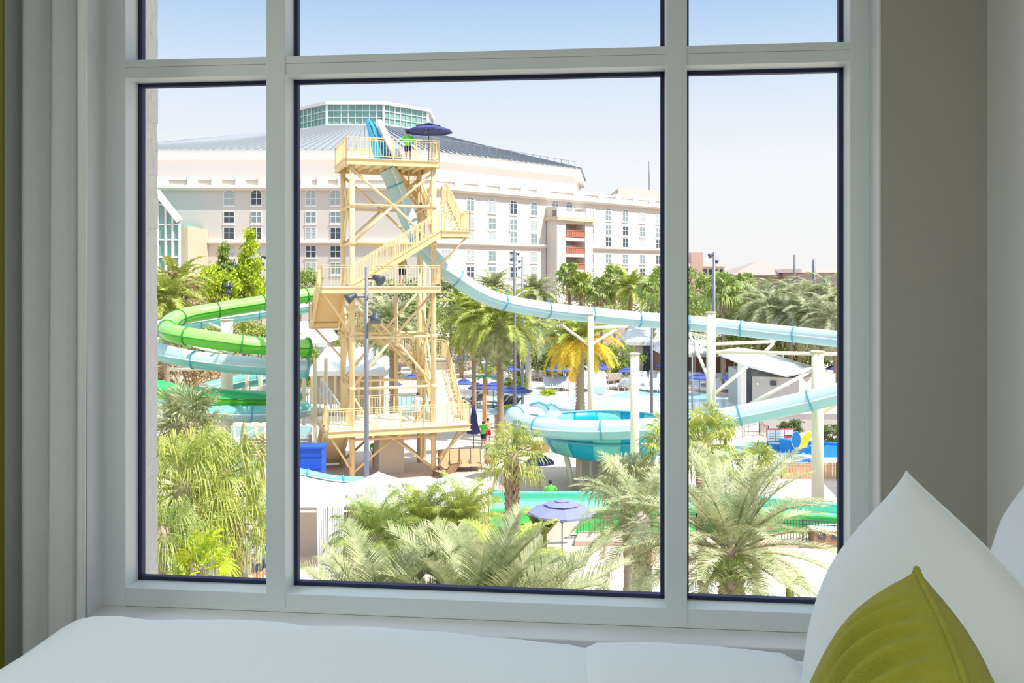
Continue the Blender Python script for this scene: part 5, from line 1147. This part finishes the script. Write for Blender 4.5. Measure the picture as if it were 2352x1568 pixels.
# ================================================================ PEOPLE
def person(label, base, rz=0, shirt=None, shorts=M_shn, sit=False, arm=.3, h=1.72, bend=0, hair=M_hair, name='person'):
    base = V(base); t = thing(name, label, 'person', base, rz); k = h / 1.72
    J = {'pel': (0, 0, .94), 'wst': (0, 0, 1.08), 'che': (0, -.01, 1.28), 'nk': (0, 0, 1.46), 'hd': (0, -.01, 1.56), 'top': (0, 0, 1.68)}
    for s, n_ in ((-1, 'l'), (1, 'r')):
        J['sh' + n_] = (s * .18, 0, 1.40); J['el' + n_] = (s * (.24 + arm * .2), -.02, 1.14 + arm * .1); J['ha' + n_] = (s * (.25 + arm * .1), -.16 - arm * .3, .95 + arm * .35); J['fi' + n_] = (s * (.25 + arm * .08), -.22 - arm * .32, .88 + arm * .37)
        J['hip' + n_] = (s * .09, 0, .90); J['kn' + n_] = (s * .11, -.03 - s * .05, .50); J['an' + n_] = (s * .12, .03 + s * .05, .09); J['to' + n_] = (s * .14, -.12 + s * .05, .04)
    if sit:
        dz = -.47
        for q in J: J[q] = (J[q][0], J[q][1] + .1, J[q][2] + dz) if q == 'top' or q[:2] not in ('kn', 'an', 'to') else J[q]
        for s, n_ in ((-1, 'l'), (1, 'r')): J['kn' + n_] = (s * .13, -.34, .50); J['an' + n_] = (s * .13, -.36, .09); J['to' + n_] = (s * .14, -.50, .04)
    E = [('pel', 'wst'), ('wst', 'che'), ('che', 'nk'), ('nk', 'hd'), ('hd', 'top')]
    for n_ in 'lr': E += [('che', 'sh' + n_), ('sh' + n_, 'el' + n_), ('el' + n_, 'ha' + n_), ('ha' + n_, 'fi' + n_), ('pel', 'hip' + n_), ('hip' + n_, 'kn' + n_), ('kn' + n_, 'an' + n_), ('an' + n_, 'to' + n_)]
    RD = dict(pel=.13, wst=.12, che=.14, nk=.055, hd=.085, top=.07, sh=.06, el=.042, ha=.03, fi=.03, hip=.085, kn=.06, an=.04, to=.035)
    me = bpy.data.meshes.new('body'); ks = list(J); bm = bmesh.new(); sk = bm.verts.layers.skin.verify(); vs = {}
    for q in ks:
        v = bm.verts.new(V(J[q]) * k); r = RD.get(q, RD.get(q[:-1], .05)) * k; v[sk].radius = (r, r * .8 if q in ('pel', 'wst', 'che') else r); v[sk].use_root = (q == 'pel'); vs[q] = v
    for a, b in E: bm.edges.new((vs[a], vs[b]))
    bm.to_mesh(me); bm.free(); o = bpy.data.objects.new('body', me); COL.objects.link(o); o.parent = t; me.materials.append(M_skin)
    o.modifiers.new('sk', 'SKIN'); s_ = o.modifiers.new('ss', 'SUBSURF'); s_.levels = 1; s_.render_levels = 1
    def L(mb, nm, m): 
        mm = mb.build(nm, m); mm.parent = t; return mm
    def tb(mb, a, b, r0, r1): mb.tube([V(J[a]) * k, V(J[b]) * k], [r0 * k, r1 * k], 10)
    if shirt:
        mb = MB(); c = V(J['pel']); mb.lathe(V((c.x, c.y, 0)) * k, [(.165 * k, (c.z - .04) * k), (.165 * k, (c.z + .15) * k), (.19 * k, (c.z + .35) * k), (.17 * k, (c.z + .46) * k), (.07 * k, (c.z + .53) * k)], 14)
        for n_ in 'lr': a = V(J['sh' + n_]); b = V(J['el' + n_]); mb.tube([a * k, a.lerp(b, .8) * k], [.085 * k, .07 * k], 9)
        L(mb, 'shirt', shirt)
    mb = MB(); c = V(J['pel']); mb.tube([(V((c.x, c.y, c.z + .05))) * k, V((c.x, c.y, c.z - .08)) * k], [.16 * k, .165 * k], 14)
    for n_ in 'lr': a = V(J['hip' + n_]); b = V(J['kn' + n_]); mb.tube([a * k, a.lerp(b, .75) * k], [.115 * k, .095 * k], 10)
    L(mb, 'shorts', shorts)
    L(MB().ball(V(J['hd']) * k + V((0, .02, .055)) * k, .105 * k, 12, (.95, 1.0, .95)), 'hair', hair)
    mb = MB(); hd = V(J['hd']) * k
    for s in (-1, 1): mb.ball(hd + V((s * .034, -.092, .02)) * k, .012 * k, 6)
    L(mb, 'eyes', M_hair); L(MB().ball(hd + V((0, -.1, -.01)) * k, .016 * k, 6, (1, 1.3, 1.3)).ball(hd + V((0, -.088, -.045)) * k, .02 * k, 6, (1.2, .6, .4)), 'nose', M_skin)
    return t
person('person in a neon green shirt standing on the top deck of the tower', TM @ V((3.2, .8, ZT)), .3, M_neon, arm=.5)
person('person in a white top standing on the lower tower deck', TM @ V((3.6, .1, ZE)), -.4, M_shw, M_shw, arm=.2, h=1.65)
person('person in a dark hat and olive shirt on the middle tower deck', TM @ V((2.6, -.5, ZC)), .8, mat('olive_cloth', (.45, .42, .16), .8), arm=.2)
person('bare chested bather standing beside the orange post', G(1121, 1020), .6, None, M_shr, arm=.3)
person('person in a neon green shirt left of the bather by the orange post', G(1110, 1028), -.5, M_neon, arm=.6)
person('bather seated at the end of the tan lounger row', G(1122, 1078), .9, None, M_shr, sit=True)
person('person in a green shirt seated with back turned, behind the faded umbrella', G(1264, 1160), PI, M_neon, sit=True)
person('person walking in grey clothes at the bottom of the left pane', G(590, 1350), 1.0, mat('grey_cloth', (.4, .42, .45), .8), arm=.4)
person('person in a red shirt standing at the snack hut', G(1487, 852), 0, M_shr, arm=.3)
person('person in a dark green shirt under the tower', G(862, 1075), .4, M_neon, arm=.4)
person('person in blue standing in the cabana at the left', P(597, 1240, 32.5) * 1 - V((0, 0, P(597, 1240, 32.5).z - .02)), .5, M_bbin, arm=.2)
